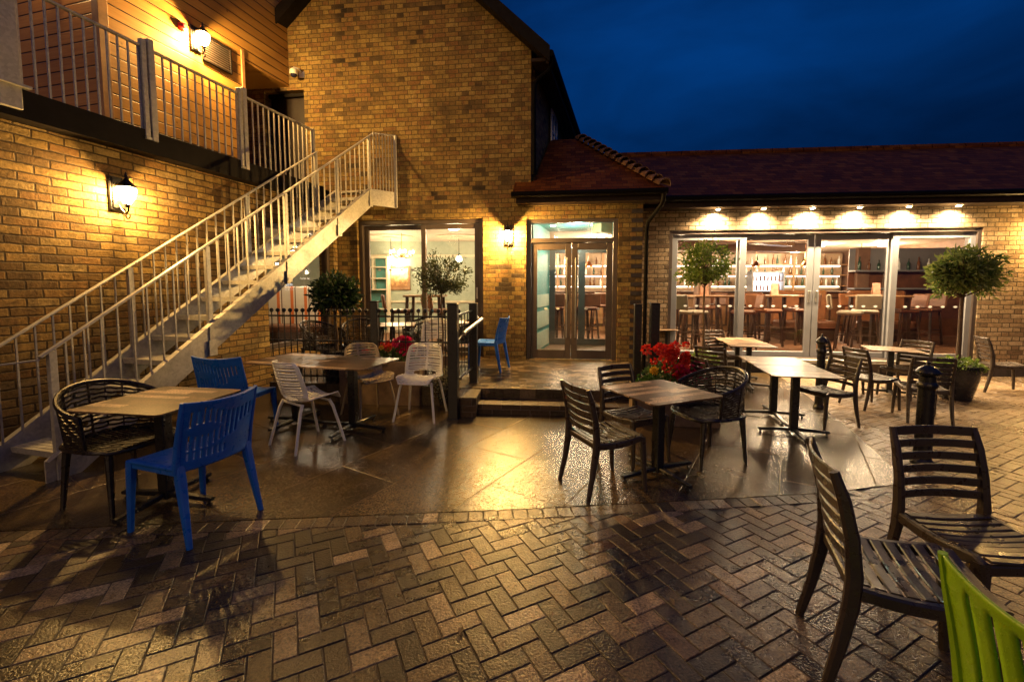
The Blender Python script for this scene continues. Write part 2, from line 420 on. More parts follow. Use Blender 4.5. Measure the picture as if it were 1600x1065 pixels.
# ------------------------------------------------------------------ ground: one sheet, herringbone blocks, concrete slab
def wetmat(name, attr, colr=None, r0=.16, r1=.5, grain=.0025):
    m, nt, b = newmat(name); k = N(nt)
    tc = k.n('ShaderNodeTexCoord').outputs['Object']
    fine = k.noise(tc, 85, 2, .7); mid = k.noise(tc, 14, 5, .6); big = k.noise(tc, .8, 4, .55)
    if attr:
        a = k.n('ShaderNodeAttribute'); a.attribute_name = 'tint'; c = a.outputs['Color']
    else: c = colr
    c = k.mix(1.0, c, k.ramp(mid, [(.3, .72), (.7, 1.25)]), 'MULTIPLY')
    c = k.mix(1.0, c, k.ramp(fine, [(.34, .35), (.66, 1.75)]), 'MULTIPLY')
    c = k.mix(1.0, c, k.ramp(big, [(.35, .7), (.62, 1.1)]), 'MULTIPLY')
    k.link(c, b.inputs['Base Color'])
    wet = k.m('ADD', k.m('MULTIPLY', big, .8), k.m('MULTIPLY', mid, .25))
    k.link(k.maprange(wet, .38, .68, r0, r1), b.inputs['Roughness'])
    b.inputs['Specular IOR Level'].default_value = .5
    h = k.m('ADD', k.m('MULTIPLY', fine, 1.0), k.m('MULTIPLY', mid, .8))
    k.link(k.bump(h, 1.0, grain), b.inputs['Normal'])
    return m
M['paver'] = wetmat('paver', True, r0=.22, r1=.40, grain=.0030)
M['joint_sand'] = pbr('joint_sand', (.075,.055,.033), .7, var=.4, scale=12, bump=.003)

g = MB(); g.add([(-40,-8,-.0042),(40,-8,-.0042),(40,60,-.0042),(-40,60,-.0042)], [(0,1,2,3)])
tag(g.build('ground', M['joint_sand'], smooth=0), kind='structure')

slab_px = [(0,830),(400,812),(800,796),(1000,786),(1150,778),(1290,770),(1397,757),(1397,733),(1330,672),(1250,610)]
slab_front = [gz(*p) for p in slab_px]
poly = [Vector((-7,1.9,0)), Vector((-4.6,2.45,0))] + slab_front + [Vector((4.6,7.75,0)), Vector((2.2,8.2,0)), Vector((-2.5,8.6,0)), Vector((-7,8.6,0))]
def inside(x, y, P):
    c = False; j = len(P)-1
    for i in range(len(P)):
        if (P[i].y > y) != (P[j].y > y) and x < (P[j].x-P[i].x)*(y-P[i].y)/(P[j].y-P[i].y)+P[i].x: c = not c
        j = i
    return c
def dist(x, y, P):
    best = 9
    for i in range(len(P)-1):
        a, b = P[i], P[i+1]; ab = (b-a).xy; t = max(0, min(1, (Vector((x,y))-a.xy).dot(ab)/ab.length_squared))
        best = min(best, (Vector((x,y))-(a.xy+ab*t)).length)
    return best
def slabmat():
    m, nt, b = newmat('slab'); k = N(nt)
    tc = k.n('ShaderNodeTexCoord').outputs['Object']
    mp = k.n('ShaderNodeMapping'); mp.inputs['Rotation'].default_value = (0, 0, R(-58)); k.link(tc, mp.inputs[0])
    sp = k.n('ShaderNodeSeparateXYZ'); k.link(mp.outputs[0], sp.inputs[0])
    cell, row, d, fv = cells(k, sp.outputs[0], sp.outputs[1], 1.5, .62, 'third')
    cv = k.n('ShaderNodeCombineXYZ'); k.link(cell, cv.inputs[0]); k.link(row, cv.inputs[1])
    wn = k.n('ShaderNodeTexWhiteNoise', noise_dimensions='3D'); k.link(cv.outputs[0], wn.inputs['Vector'])
    fine = k.noise(tc, 80, 2, .7); mid = k.noise(tc, 9, 6, .65, .4); big = k.noise(tc, 1.1, 5, .6, .6)
    c = k.ramp(k.m('ADD', k.m('MULTIPLY', mid, .55), k.m('MULTIPLY', big, .5)), [(.25,(.036,.023,.010)),(.5,(.062,.040,.018)),(.8,(.105,.068,.032))])
    c = k.mix(1.0, c, k.ramp(wn.outputs['Value'], [(0, .72), (1, 1.2)]), 'MULTIPLY')
    c = k.mix(1.0, c, k.ramp(fine, [(.34, .4), (.66, 1.7)]), 'MULTIPLY')
    c = k.mix(k.maprange(d, .002, .006, .55, 0), c, (.20,.14,.07))
    k.link(c, b.inputs['Base Color'])
    k.link(k.maprange(k.m('ADD', k.m('MULTIPLY', k.noise(tc, .9, 2), .8), k.m('MULTIPLY', mid, .2)), .36, .66, .17, .28), b.inputs['Roughness'])
    b.inputs['Specular IOR Level'].default_value = .75
    h = k.m('ADD', k.m('MULTIPLY', fine, 1.0), k.m('MULTIPLY', k.noise(tc, 30, 2), .5)); h = k.m('ADD', h, k.maprange(d, .001, .006, -1.0, 0))
    k.link(k.bump(h, 1.0, .0026), b.inputs['Normal'])
    return m
M['slab'] = slabmat()
s_ = MB(); s_.prism([p + Vector((0,0,-.034)) for p in poly], (0,0,.039))
tag(s_.build('concrete_slab', M['slab'], smooth=0), kind='structure')

PAL = [((.040,.031,.020),.30),((.075,.055,.033),.24),((.13,.095,.052),.18),((.24,.18,.11),.15),((.36,.28,.18),.09),((.15,.09,.048),.04)]
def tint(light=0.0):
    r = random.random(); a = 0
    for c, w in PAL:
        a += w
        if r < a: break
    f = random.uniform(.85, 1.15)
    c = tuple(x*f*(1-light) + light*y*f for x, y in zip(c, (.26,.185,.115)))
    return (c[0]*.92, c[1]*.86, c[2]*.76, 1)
def block(mb, cx, cy, L, W, ang, g_=.0028, lift=0.0):
    ca, sa = math.cos(ang), math.sin(ang)
    z = random.uniform(-.0012, .0012) + lift; tx = random.uniform(-.004,.004); ty = random.uniform(-.004,.004)
    def P(x, y, zz): return (cx + x*ca - y*sa, cy + x*sa + y*ca, zz + z + x*tx + y*ty if zz > -.02 else zz)
    a, b_ = L/2-g_/2, W/2-g_/2; e = .0042; vs = []
    for (i, j) in ((-1,-1),(1,-1),(1,1),(-1,1)): vs.append(P(i*(a-e), j*(b_-e), 0))
    for (i, j) in ((-1,-1),(1,-1),(1,1),(-1,1)): vs.append(P(i*(a-e*.25), j*(b_-e*.25), -.0028))
    for (i, j) in ((-1,-1),(1,-1),(1,1),(-1,1)): vs.append(P(i*a, j*b_, -.034))
    fs = [(0,1,2,3)]
    for q in (0, 4):
        for i in range(4): fs.append((q+4+i, q+4+(i+1)%4, q+(i+1)%4, q+i))
    mb.add(vs, fs)
pv = MB(); W_ = .0925; ang = R(27); ca, sa = math.cos(ang), math.sin(ang)
border = slab_front[:6]
for i in range(-140, 160):
    for j in range(-70, 70):
        for (ox, oy, L, Wd, ra) in ((1, .5, 2, 1, 0), (3.5, 1, 1, 2, 0)):
            lx, ly = (i + 4*j + ox)*W_, (i + oy)*W_
            x, y = lx*ca - ly*sa, lx*sa + ly*ca + 1.0
            if not (.55 < y < 8.3 and -4.6 < x < 10.5): continue
            if abs(x) > 1.26*y + .45: continue
            if y > 8.02 - .096*x: continue
            if inside(x, y, poly) and dist(x, y, slab_front) > .07: continue
            if x < 2.6 and inside(x, y, poly): continue
            if x < 2.4 and dist(x, y, border) < .085: continue
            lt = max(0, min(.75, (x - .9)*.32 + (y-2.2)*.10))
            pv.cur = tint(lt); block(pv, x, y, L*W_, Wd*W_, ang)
# soldier course along the slab edge
for a, b in zip(border[:-1], border[1:]):
    n = max(1, int((b-a).length/.0925)); d = (b-a).normalized(); nrm = Vector((d.y, -d.x, 0))
    if nrm.y > 0: nrm = -nrm
    for q in range(n):
        c = a + (b-a)*((q+.5)/n) + nrm*.066
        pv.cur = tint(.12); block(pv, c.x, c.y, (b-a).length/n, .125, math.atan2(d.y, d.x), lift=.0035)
tag(pv.build('block_paving', M['paver'], smooth=0), kind='structure')

# ------------------------------------------------------------------ raised terrace and steps
M['terrace'] = brickmat('terrace_paving', 'stretcher', [(0,(.016,.012,.008)),(.5,(.05,.034,.02)),(1,(.16,.11,.06))], (.05,.035,.02), w=.2, h=.1, axes='XY', rough=.26, joint=.004, patch=.5)
t = MB(); TZ = .24
t.prism([(-3.2,5.75,-.03),(-.62,5.42,-.03),(1.75,5.22,-.03),(1.95,7.4,-.03),(-2.0,7.9,-.03),(-3.2,8.05,-.03)], (0,0,.27))
tag(t.build('terrace', M['terrace'], smooth=0), kind='structure')
t = MB(); t.prism([(-.40,5.10,-.03),(1.70,4.92,-.03),(1.72,5.222,-.03),(-.40,5.40,-.03)], (0,0,.15))
tag(t.build('step', M['brick_step'], smooth=0), kind='structure')
t = MB(); t.prism([(-.66,4.98,-.03),(-.41,4.96,-.03),(-.38,5.40,-.03),(-.63,5.42,-.03)], (0,0,.26))
tag(t.build('step_cheek_wall', M['brick_step'], smooth=0), 'low brick cheek wall with a flat cap at the end of the terrace steps', 'wall')
t = MB(); t.prism([(1.66,4.86,-.03),(2.0,4.84,-.03),(2.05,5.22,-.03),(1.74,5.23,-.03)], (0,0,.26))
tag(t.build('step_cheek_wall', M['brick_step'], smooth=0), 'low brick cheek wall beside the red flower trough', 'wall')

# ------------------------------------------------------------------ gable house with the entrance
GR = empty('brick_house', (0, G0, 0), GA, 'tall yellow brick gabled house with a tiled entrance porch and glazed doors', 'house')
w = MB()
for (u0, z0, u1, z1) in ((-3.4,-.02,-2.80,2.95),(-2.80,2.67,-.505,2.95),(-2.80,-.02,-.505,.255),(-.505,-.02,.243,2.95),(.243,2.64,1.785,2.95),
                         (1.785,-.02,2.17,2.95),(.243,-.02,1.785,.236),(-4.9,2.95,-4.5,4.98),(-4.5,2.95,-3.73,3.125),(-3.73,2.95,.32,4.98)):
    w.box((u0,0,z0),(u1,.3,z1))
w.prism([(-4.9,0,4.98),(.32,0,4.98),(.32,0,5.42),(-2.2,0,7.73),(-4.72,0,5.42),(-4.9,0,5.42)], (0,.3,0))
w.prism([(2.17,.3,-.02),(1.9,.3,-.02),(1.9,1.1,-.02),(2.17,1.1,-.02)], (0,0,2.97))
w.build('wall', M['brick_gable'], GR, smooth=0)
w = MB(); D = (.137, 1.026)
w.prism([(.36,.3,2.9),(.06,.3,2.9),(.06+D[0]*6,.3+D[1]*6,2.9),(.36+D[0]*6,.3+D[1]*6,2.9)], (0,0,2.52))
M['brick_side'] = brickmat('brick_side', 'english', STOCK, (.15,.105,.06), axes='YZ', patch=.6)
w.build('side_wall', M['brick_side'], GR, smooth=0)
w = MB()
for q in range(0, 18):
    z = .30 + q*.15
    w.box((1.99,-.004,z),(2.174,.1,z+.064))
w.build('quoin', M['brick_dark'], GR, smooth=0)
def roofslab(poly, y0, y1): # poly in (u,z), swept from y0 to y1 along the house's depth
    return [(u + D[0]*y0, y0*D[1], z) for u, z in poly], (D[0]*(y1-y0), D[1]*(y1-y0), 0)
w = MB()
for sgn in (1, -1):
    ue = .62 if sgn > 0 else -5.02
    p_, e_ = roofslab([(ue,5.147),(-2.2,7.73),(-2.2,7.92),(ue,5.337)], -.24, 7.0); w.prism(p_, e_)
w.build('roof', M['tile_side'], GR, smooth=0)
w = MB()
for ue in (.64, -5.04):
    w.bar((ue,-.262,5.19),(-2.2,-.262,7.79), .03, .25, up=(0,-1,0)) if False else w.prism([(ue,-.275,5.06),(-2.2,-.275,7.66),(-2.2,-.275,7.90),(ue,-.275,5.30)], (0,.03,0))
    s_ = 1 if ue > 0 else -1
    w.prism([(ue-.02*s_,-.244,5.10),(-2.2,-.244,7.70),(-2.2,-.244,7.72),(ue-.02*s_,-.244,5.12)], (0,.243,0))
w.build('bargeboard', M['dark_timber'], GR, smooth=0)
w = MB()   # eaves soffit and fascia along the side
p_, e_ = roofslab([(.36,5.10),(.62,5.10),(.62,5.15),(.36,5.15)], -.2, 6.2); w.prism(p_, e_)
p_, e_ = roofslab([(.60,5.06),(.64,5.06),(.64,5.30),(.60,5.30)], -.2, 6.2); w.prism(p_, e_)
w.build('fascia', M['fascia'], GR, smooth=0)
w = MB(); w.tube([(.69-.04,-.24,5.20),(.69+D[0]*6.3,D[1]*6.3,5.20)], .055, 10); w.build('gutter', M['upvc'], GR)
w = MB(); w.tube([(.67,-.12,5.17),(.66,-.12,5.08),(.62,-.10,5.0),(.45,-.06,4.90),(.385,-.05,4.82),(.375,-.05,4.7),(.375,-.05,3.35)], .036, 10); w.build('downpipe', M['upvc'], GR)
# side window
w = MB(); y0, y1 = 1.62, 2.30
def sd(y, z, o=0.0): return (.372 + D[0]/D[1]*(y-.09) + o, y, z)
for (ya, yb, za, zb) in ((y0,y1,4.25,4.32),(y0,y1,5.0,5.07),(y0,y0+.06,4.32,5.0),(y1-.06,y1,4.32,5.0),((y0+y1)/2-.02,(y0+y1)/2+.02,4.32,5.0),(y0+.06,y1-.06,4.63,4.66)):
    w.prism([sd(ya,za),sd(yb,za),sd(yb,zb),sd(ya,zb)], (.03,0,0))
sw = w.build('window', M['white_upvc'], GR, smooth=0)
w = MB(); w.prism([sd(y0+.05,4.3),sd(y1-.05,4.3),sd(y1-.05,5.02),sd(y0+.05,5.02)], (.012,0,0)); w.build('pane', pbr('night_pane', (.3,.3,.29), .1), sw, smooth=0)
# upper doorway to the balcony
w = MB(); w.box((-4.5,.2,3.125),(-3.73,.25,4.98)); d_ = w.build('upper_door', pbr('oxblood_paint', (.010,.003,.0025), .45), GR, smooth=0)
w = MB(); w.box((-4.5,.12,4.92),(-3.73,.19,4.978)); w.box((-3.79,.12,3.125),(-3.732,.19,4.918)); w.build('frame', M['dark_timber'], d_, smooth=0)

# porch roof
w = MB(); A = Vector((.05,-.28,3.05)); B = Vector((2.45,-.28,3.05)); T1 = Vector((1.13,1.66,4.46)); T0 = Vector((.58,1.66,4.46))
w.prism([A, B, T1, T0, (.335,0,3.284), (.05,0,3.284)], (0,0,-.06)) if False else None
fr = [A, B, T1, T0, Vector((.37,.02,3.268)), Vector((.335,-.003,3.251)), Vector((.05,-.003,3.251))]
w.add(fr, [tuple(range(7))]); w.add([p - Vector((0,.0,.07)) for p in fr], [tuple(range(6,-1,-1))])
w.add([A, B, B-Vector((0,0,.07)), A-Vector((0,0,.07))], [(0,1,2,3)]); w.add([A, A-Vector((0,0,.07)), fr[6]-Vector((0,0,.07)), fr[6]], [(0,1,2,3)])
w.build('porch_roof', M['tile'], GR, smooth=0, normals=True)
w = MB(); C_ = Vector((2.45,3.7,3.05)); w.add([B, C_, T1], [(0,1,2)]); w.add([T1, C_, (.9,3.7,3.05), T0], [(0,1,2,3)]); w.build('porch_roof_side', M['tile_side'], GR, smooth=0)
w = MB(); nb = 15; hd = (T1 - B)
for q in range(nb):
    a = B + hd*(q/nb) + Vector((0,0,.035)); b = B + hd*((q+1.25)/nb) + Vector((0,0,.0))
    vs = []; n_ = 8; ax = (b-a).normalized(); sx = ax.cross(Vector((0,0,1))).normalized(); sz = sx.cross(ax)
    for (c, r) in ((a, .125), (b, .06), (a, .108), (b, .05)):
        for i in range(n_+1):
            th = math.pi*(i/n_*1.1-.05); vs.append(c + sx*math.cos(th)*r + sz*math.sin(th)*r*.85)
    m_ = n_+1
    fs = [(i, i+1, m_+i+1, m_+i) for i in range(n_)] + [(2*m_+i+1, 2*m_+i, 3*m_+i, 3*m_+i+1) for i in range(n_)] + [(i, 2*m_+i, 2*m_+i+1, i+1) for i in range(n_)]
    w.add(vs, fs)
w.build('hip_tiles', M['bonnet'], GR, smooth=40)
w = MB(); w.box((.10,-.25,2.86),(2.42,-.22,3.0)); w.box((.10,-.219,2.86),(2.42,-.002,2.875)); w.box((2.40,-.219,2.876),(2.42,1.0,3.0)); w.box((2.172,.0,2.86),(2.42,1.0,2.875)); w.build('porch_fascia', M['fascia'], GR, smooth=0)
w = MB(); w.tube([(.03,-.315,2.985),(2.49,-.315,2.985)], .05, 10); w.build('porch_gutter', M['upvc'], GR)
w = MB(); w.tube([(2.43,-.31,2.97),(2.43,-.30,2.86),(2.41,-.26,2.78),(2.30,-.10,2.62),(2.25,-.03,2.55),(2.235,0,2.45),(2.235,0,.0)], .034, 10); w.build('porch_downpipe', M['upvc'], GR)

def frame_rect(mb, u0, z0, u1, z1, t, y0, y1, bev=.004):   # four rails butted
    mb.box((u0,y0,z0),(u0+t,y1,z1), bev); mb.box((u1-t,y0,z0),(u1,y1,z1), bev)
    mb.box((u0+t,y0,z0),(u1-t,y1,z0+t), bev); mb.box((u0+t,y0,z1-t),(u1-t,y1,z1), bev)
M['decal'] = pbr('frosted_decal', (.75,.75,.72), .6, var=.05)
def decals(w, u0, u1, y, z):     # row of small frosted safety markers along a pane
    n = max(2, int((u1-u0)/.17))
    for q in range(n):
        u = u0 + (u1-u0)*(q+.5)/n
        w.add([(u + .032*math.cos(math.pi + math.pi*i/8), y, z + .026*math.sin(math.pi + math.pi*i/8)) for i in range(9)] + [(u+.02,y,z+.006),(u,y,z+.012),(u-.02,y,z+.006)], [tuple(range(12))])
def pane(w, par, *dec):
    n = len(w.f); decals(w, *dec); o = w.build('pane', M['glass'], par, smooth=0, normals=False); o.data.materials.append(M['decal'])
    for p in o.data.polygons:
        if p.index >= n: p.material_index = 1
# glazed sliding window left of the entrance
w = MB(); frame_rect(w, -2.795,.258,-.51,2.665, .07, .06,.20); fw = w.build('window', M['bronze'], GR, smooth=0)
for (a, b, y) in ((-2.72,-1.56,.13),(-1.64,-.585,.08)):
    w = MB(); frame_rect(w, a,.333,b,2.59, .085, y, y+.045); o = w.build('sash', M['bronze'], fw, smooth=0)
    w = MB(); w.box((a+.08,y+.018,.41),(b-.08,y+.024,2.51)); pane(w, fw, a+.16, b-.16, y+.014, 1.80)
w = MB(); w.box((-.64,.062,1.28),(-.615,.078,1.48), .004); w.build('handle', M['steel'], fw, smooth=0)
# entrance doors
w = MB(); u0, u1 = .248, 1.78
for a, b in (((u0,.05,.24),(u0+.075,.2,2.635)),((u1-.075,.05,.24),(u1,.2,2.635)),((u0+.075,.05,2.575),(u1-.075,.2,2.635)),((u0+.075,.05,2.24),(u1-.075,.2,2.315))): w.box(a, b, .004)
ef = w.build('door_frame', M['bronze'], GR, smooth=0)
w = MB(); w.box((u0+.07,.11,2.30),(u1-.07,.118,2.58)); w.build('pane', M['glass'], ef, smooth=0)
mid = (u0+u1)/2
for (a, b, hx) in ((u0+.08, mid-.004, mid-.075), (mid+.004, u1-.08, mid+.075)):
    w = MB()
    w.box((a,.08,.25),(a+.10,.13,2.235), .004); w.box((b-.10,.08,.25),(b,.13,2.235), .004); w.box((a+.10,.08,.25),(b-.10,.13,.40), .004); w.box((a+.10,.08,2.12),(b-.10,.13,2.235), .004)
    dl = w.build('door', M['bronze'], GR, smooth=0)
    w = MB(); w.box((a+.095,.102,.395),(b-.095,.108,2.125)); pane(w, dl, a+.15, b-.12, .097, 1.12)
    w = MB(); w.tube([(hx,.02,.62),(hx,.02,1.98)], .014, 10)
    for z in (.68,1.92): w.tube([(hx,.02,z),(hx,.085,z)], .009, 8)
    w.build('handle', M['steel'], dl)
w = MB(); w.box((mid-.10,.074,1.27),(mid-.06,.079,1.37)); w.build('push_plate', M['steel'], dl, smooth=0)

# ------------------------------------------------------------------ long wing with sliding doors
WR = empty('restaurant_wing', (0, W0, 0), WA, 'long low pale brick wing with a dark tiled roof and wide sliding glass doors', 'building')
def wl(px, py): 
    p = wing(px, py) - Vector((0, W0, 0)); return p.x*math.cos(WA) + p.y*math.sin(WA), p.z
U0 = wl(1044,450)[0]; U1 = wl(1530,450)[0]; DT = 2.46; FZ = .25; EZ = 2.80
w = MB()
for (a, z0, b, z1) in ((2.0,-.1,U0,EZ),(U0,DT,U1,EZ),(U1,-.1,12.5,EZ),(U0,-.1,U1,.20)): w.box((a,0,z0),(b,.3,z1))
w.build('wall', M['brick_wing'], WR, smooth=0)
w = MB(); w.box((2.3,-.012,-.1),(U0,-.001,.16)); w.box((U1,-.012,-.1),(12.5,-.001,.16)); w.box((U0,-.03,-.1),(U1,-.002,.185)); w.build('plinth', M['brick_dark'], WR, smooth=0)
w = MB(); ez = 2.95
w.add([(1.6,-.38,ez),(13,-.38,ez),(13,2.05,4.34),(1.6,2.05,4.34)], [(0,1,2,3)]); w.add([(1.6,-.38,ez-.05),(13,-.38,ez-.05),(13,-.38,ez),(1.6,-.38,ez)], [(0,1,2,3)])
w.add([(1.6,2.05,4.34),(13,2.05,4.34),(13,4.5,2.95),(1.6,4.5,2.95)], [(0,1,2,3)])
w.build('roof', M['tile'], WR, smooth=0)
w = MB()
for q in range(36):
    x = 1.6 + q*.31; w.tube([(x,2.05,4.325),(x+.30,2.05,4.332)], [.085,.075], 8)
w.build('ridge_tiles', M['tile'], WR)
w = MB(); w.box((2.2,-.335,2.80),(13,-.31,2.95)); w.box((2.2,-.309,2.80),(13,-.002,2.815)); w.build('fascia', M['fascia'], WR, smooth=0)
w = MB(); w.tube([(2.1,-.39,2.94),(13,-.39,2.95)], .052, 10); w.build('gutter', M['upvc'], WR)
w = MB(); frame_rect(w, U0+.003, FZ-.05, U1-.003, DT-.003, .06, .02,.25); df = w.build('sliding_door_frame', M['bronze'], WR, smooth=0)
w = MB(); w.box((U0+.06,-.10,.188),(U1-.06,.018,.20)); w.box((U0+.06,-.08,.21),(U1-.06,.018,.245), .004); w.build('threshold', M['steel'], WR, smooth=0)
xs = [wl(p, 450)[0] for p in (1050, 1166, 1276, 1278, 1403, 1395, 1525)]
for (a, b, y, hs) in ((xs[0],xs[1],.05,0),(xs[1]-.12,xs[2],.13,1),(xs[3],xs[4],.13,-1),(xs[5],xs[6],.05,0)):
    w = MB(); frame_rect(w, a, .262, b, DT-.066, .095, y, y+.05); pn = w.build('sliding_door', M['grey_frame'], WR, smooth=0)
    w = MB(); w.box((a+.09,y+.02,.35),(b-.09,y+.026,DT-.155)); pane(w, pn, a+.16, b-.14, y+.015, 1.16)
    if hs:
        hx = b-.05 if hs > 0 else a+.05
        w = MB(); w.box((hx-.018,y-.012,1.22),(hx+.018,y-.001,1.42), .004); w.build('handle', M['steel'], pn, smooth=0)
for px in (1117,1187,1262,1334,1409,1485):
    u = wl(px, 327)[0]; w = MB(); w.lathe([(.0,.0),(.045,.0),(.05,.012),(.0,.012)], 14, (u,-.15,2.786)); dn = w.build('downlight', M['steel'], WR)
    w = MB(); w.lathe([(0,-.004),(.03,-.004),(.03,.001),(0,.001)], 12, (u,-.15,2.785)); w.build('bulb', M['downlight'], dn)
    P = Matrix.Translation((0,W0,0)) @ Matrix.Rotation(WA,4,'Z') @ Vector((u,-.15,2.775))
    spot('downlight_beam', P, 170, (0,.16,-1), 150, blend=1.0)
# ------------------------------------------------------------------ timber clad building on the left
LO = Vector((-LC + .268*4, 4, 0))
TR = empty('timber_building', LO, LA, 'building with yellow brick below and honey coloured timber boards above', 'building')
def tl(p): 
    q = p - LO; c, s = math.cos(LA), math.sin(LA); return Vector((q.x*c + q.y*s, -q.x*s + q.y*c, q.z))
def lworld(x, y, z): 
    c, s = math.cos(LA), math.sin(LA); return LO + Vector((x*c - y*s, x*s + y*c, z))
w = MB(); wa, wb, wz0, wz1 = 2.55, 4.06, .55, 2.45
for (a, z0, b, z1) in ((-3.6,-.05,wa,2.9),(wa,wz1,wb,2.9),(wa,-.05,wb,wz0),(wb,-.05,4.17,2.9)): w.box((a,0,z0),(b,.3,z1))
w.build('brick_wall', M['brick_left'], TR, smooth=0)
w = MB(); frame_rect(w, wa+.003, wz0+.003, wb-.003, wz1-.003, .07, .08,.2); fw = w.build('window', M['bronze'], TR, smooth=0)
w = MB(); w.box((wa+.06,.13,wz0+.06),(wb-.06,.136,wz1-.06)); w.build('pane', M['glass'], fw, smooth=0)
CB = 1.13   # timber corner
ro = tl(left(381,95,6.16)); RX, RZ = ro.x, ro.z
w = MB(); yb = .83
w.box((CB,yb,3.13),(RX,yb+.12,8.2)); w.box((RX,yb,RZ),(4.62,yb+.12,8.2))
w.build('cladding', M['cladding'], TR, smooth=0)
M['cladding_end'] = boardmat('cladding_end', (.30,.125,.030), (.50,.24,.065), axes='YZ')
w = MB(); w.box((CB+.002,yb+.125,3.13),(CB+.12,yb+4.2,8.2)); w.build('end_cladding', M['cladding_end'], TR, smooth=0)
w = MB(); w.box((CB-.03,yb-.03,3.13),(CB+.075,yb+.07,8.2), .004); w.box((RX-.06,yb-.02,3.13),(RX-.004,yb+.13,RZ+.14), .004)
w.build('corner_post', M['timber'], TR, smooth=0)
w = MB(); w.box((RX+.002,yb+.125,RZ+.002),(4.4,yb+1.3,RZ+.03)); w.build('porch_ceiling', M['cladding'], TR, smooth=0)
w = MB(); w.box((RX-.02,yb+1.2,3.13),(4.3,yb+1.4,RZ)); w.box((RX-.14,yb+.122,3.13),(RX-.02,yb+1.2,RZ)); w.build('recess_wall', M['cladding_end'], TR, smooth=0)
# balcony deck and beam
BR = empty('balcony', LO, LA, 'long balcony deck with a black edge beam over the brick wall', 'balcony')
w = MB(); w.box((-3.6,-.10,3.06),(3.55,yb-.002,3.125)); w.box((3.55,-.10,3.06),(4.18,yb+.1,3.125)); w.build('deck', M['dark_timber'], BR, smooth=0)
w = MB(); w.box((-3.6,-.21,2.89),(3.6,-.155,3.128)); w.box((-3.6,-.152,2.905),(3.6,-.0,2.93)); w.build('edge_beam', M['dark_timber'], BR, smooth=0)
# balcony railing
RG = empty('balcony_railing', LO, LA, 'galvanised steel balustrade along the balcony edge', 'railing')
YR = -.19; RT = 3.97
posts = [tl(left(p, 150, 5.1)).x for p in (11, 232, 377)] + [3.38]
w = MB(); w.box((posts[0]-.07,YR-.05,2.95),(posts[0]+.075,YR+.05,6.5), .006); w.box((posts[0]-.12,YR-.09,3.13),(posts[0]+.12,YR+.09,3.15)); w.build('column', M['galv'], RG, smooth=0)
for p in posts[1:3]:
    w = MB(); w.box((p-.065,YR-.03,3.06),(p-.015,YR+.02,RT+.07), .004); w.box((p+.0,YR-.035,3.03),(p+.06,YR+.025,RT+.10), .004); w.box((p-.015,YR-.02,3.4),(p+.0,YR+.01,3.46)); w.box((p-.07,YR-.04,3.03),(p-.01,YR+.03,3.055)); w.build('post', M['galv'], RG, smooth=0)
w = MB(); w.box((posts[3]-.025,YR-.025,3.06),(posts[3]+.025,YR+.025,RT+.02), .004); w.build('post', M['galv'], RG, smooth=0)
spans = [(posts[0]+.09, posts[1]-.07), (posts[1]+.065, posts[2]-.07), (posts[2]+.065, posts[3]-.03)]
proto = None
for a, b in [(-3.0, posts[0]-.09)] + spans:
    w = MB(); w.box((a,YR-.02,RT-.012),(b,YR+.02,RT+.01), .003); w.build('handrail', M['galv'], RG, smooth=0)
    n = int((b-a)/.09)
    for q in range(n+1):
        x = a + .01 + (b-a-.02)*q/n
        if x < -1.0: continue
        if proto is None:
            w = MB(); w.box((-.0075,-.0075,3.0),(.0075,.0075,RT-.013)); proto = w.build('baluster', M['galv'], RG, smooth=0); o = proto
        else: o = proto.copy(); col.objects.link(o); o.parent = RG
        o.location = (x, YR, 0)

# ------------------------------------------------------------------ outside staircase
SR = empty('staircase', LO, LA, 'galvanised open tread staircase climbing along the brick wall to the balcony', 'staircase')
s0, s1, zt = -.42, 3.89, 3.13; NR = 16; rise = zt/NR; going = (s1-s0)/(NR-1)
YO, YI = -.86, -.25
slope = (zt - rise)/(s1 - s0)
def zl(s): return rise*.55 + slope*(s - s0)
ar = math.atan(slope); hh = .25/math.cos(ar)
for y in (YO, YI):
    w = MB(); t_ = .012
    pts = [(s0-.12,y,-.0),(s0+.10,y,0),(s1+.05,y,zl(s1)-hh+.10),(s1+.05,y,zt+.0),(s1-.02,y,zt+.0),(s0-.12,y,.17)]
    w.prism(pts, (0,t_,0))
    w.bar((s0-.12,y+t_/2 - (.03 if y == YO else -.03),.175),(s1-.0,y+t_/2 - (.03 if y == YO else -.03),zt+.004), .06, .008)
    w.build('stringer', M['galv'], SR, smooth=0)
tr0 = None
for q in range(1, NR):
    s = s0 + going*(q-1)
    if tr0 is None:
        w = MB(); w.box((-.012,YO+.014,-.035),(going+.015,YI-.002,0), .003)
        for q2 in range(5): w.box((.03+q2*.05,YO+.03,.0005),(.05+q2*.05,YI-.02,.004))
        w.box((-.014,YO+.02,-.045),(-.0125,YI-.02,.003))
        tr0 = w.build('tread', M['galv'], SR, smooth=0); o = tr0
    else: o = tr0.copy(); col.objects.link(o); o.parent = SR
    o.location = (s, 0, rise*q)
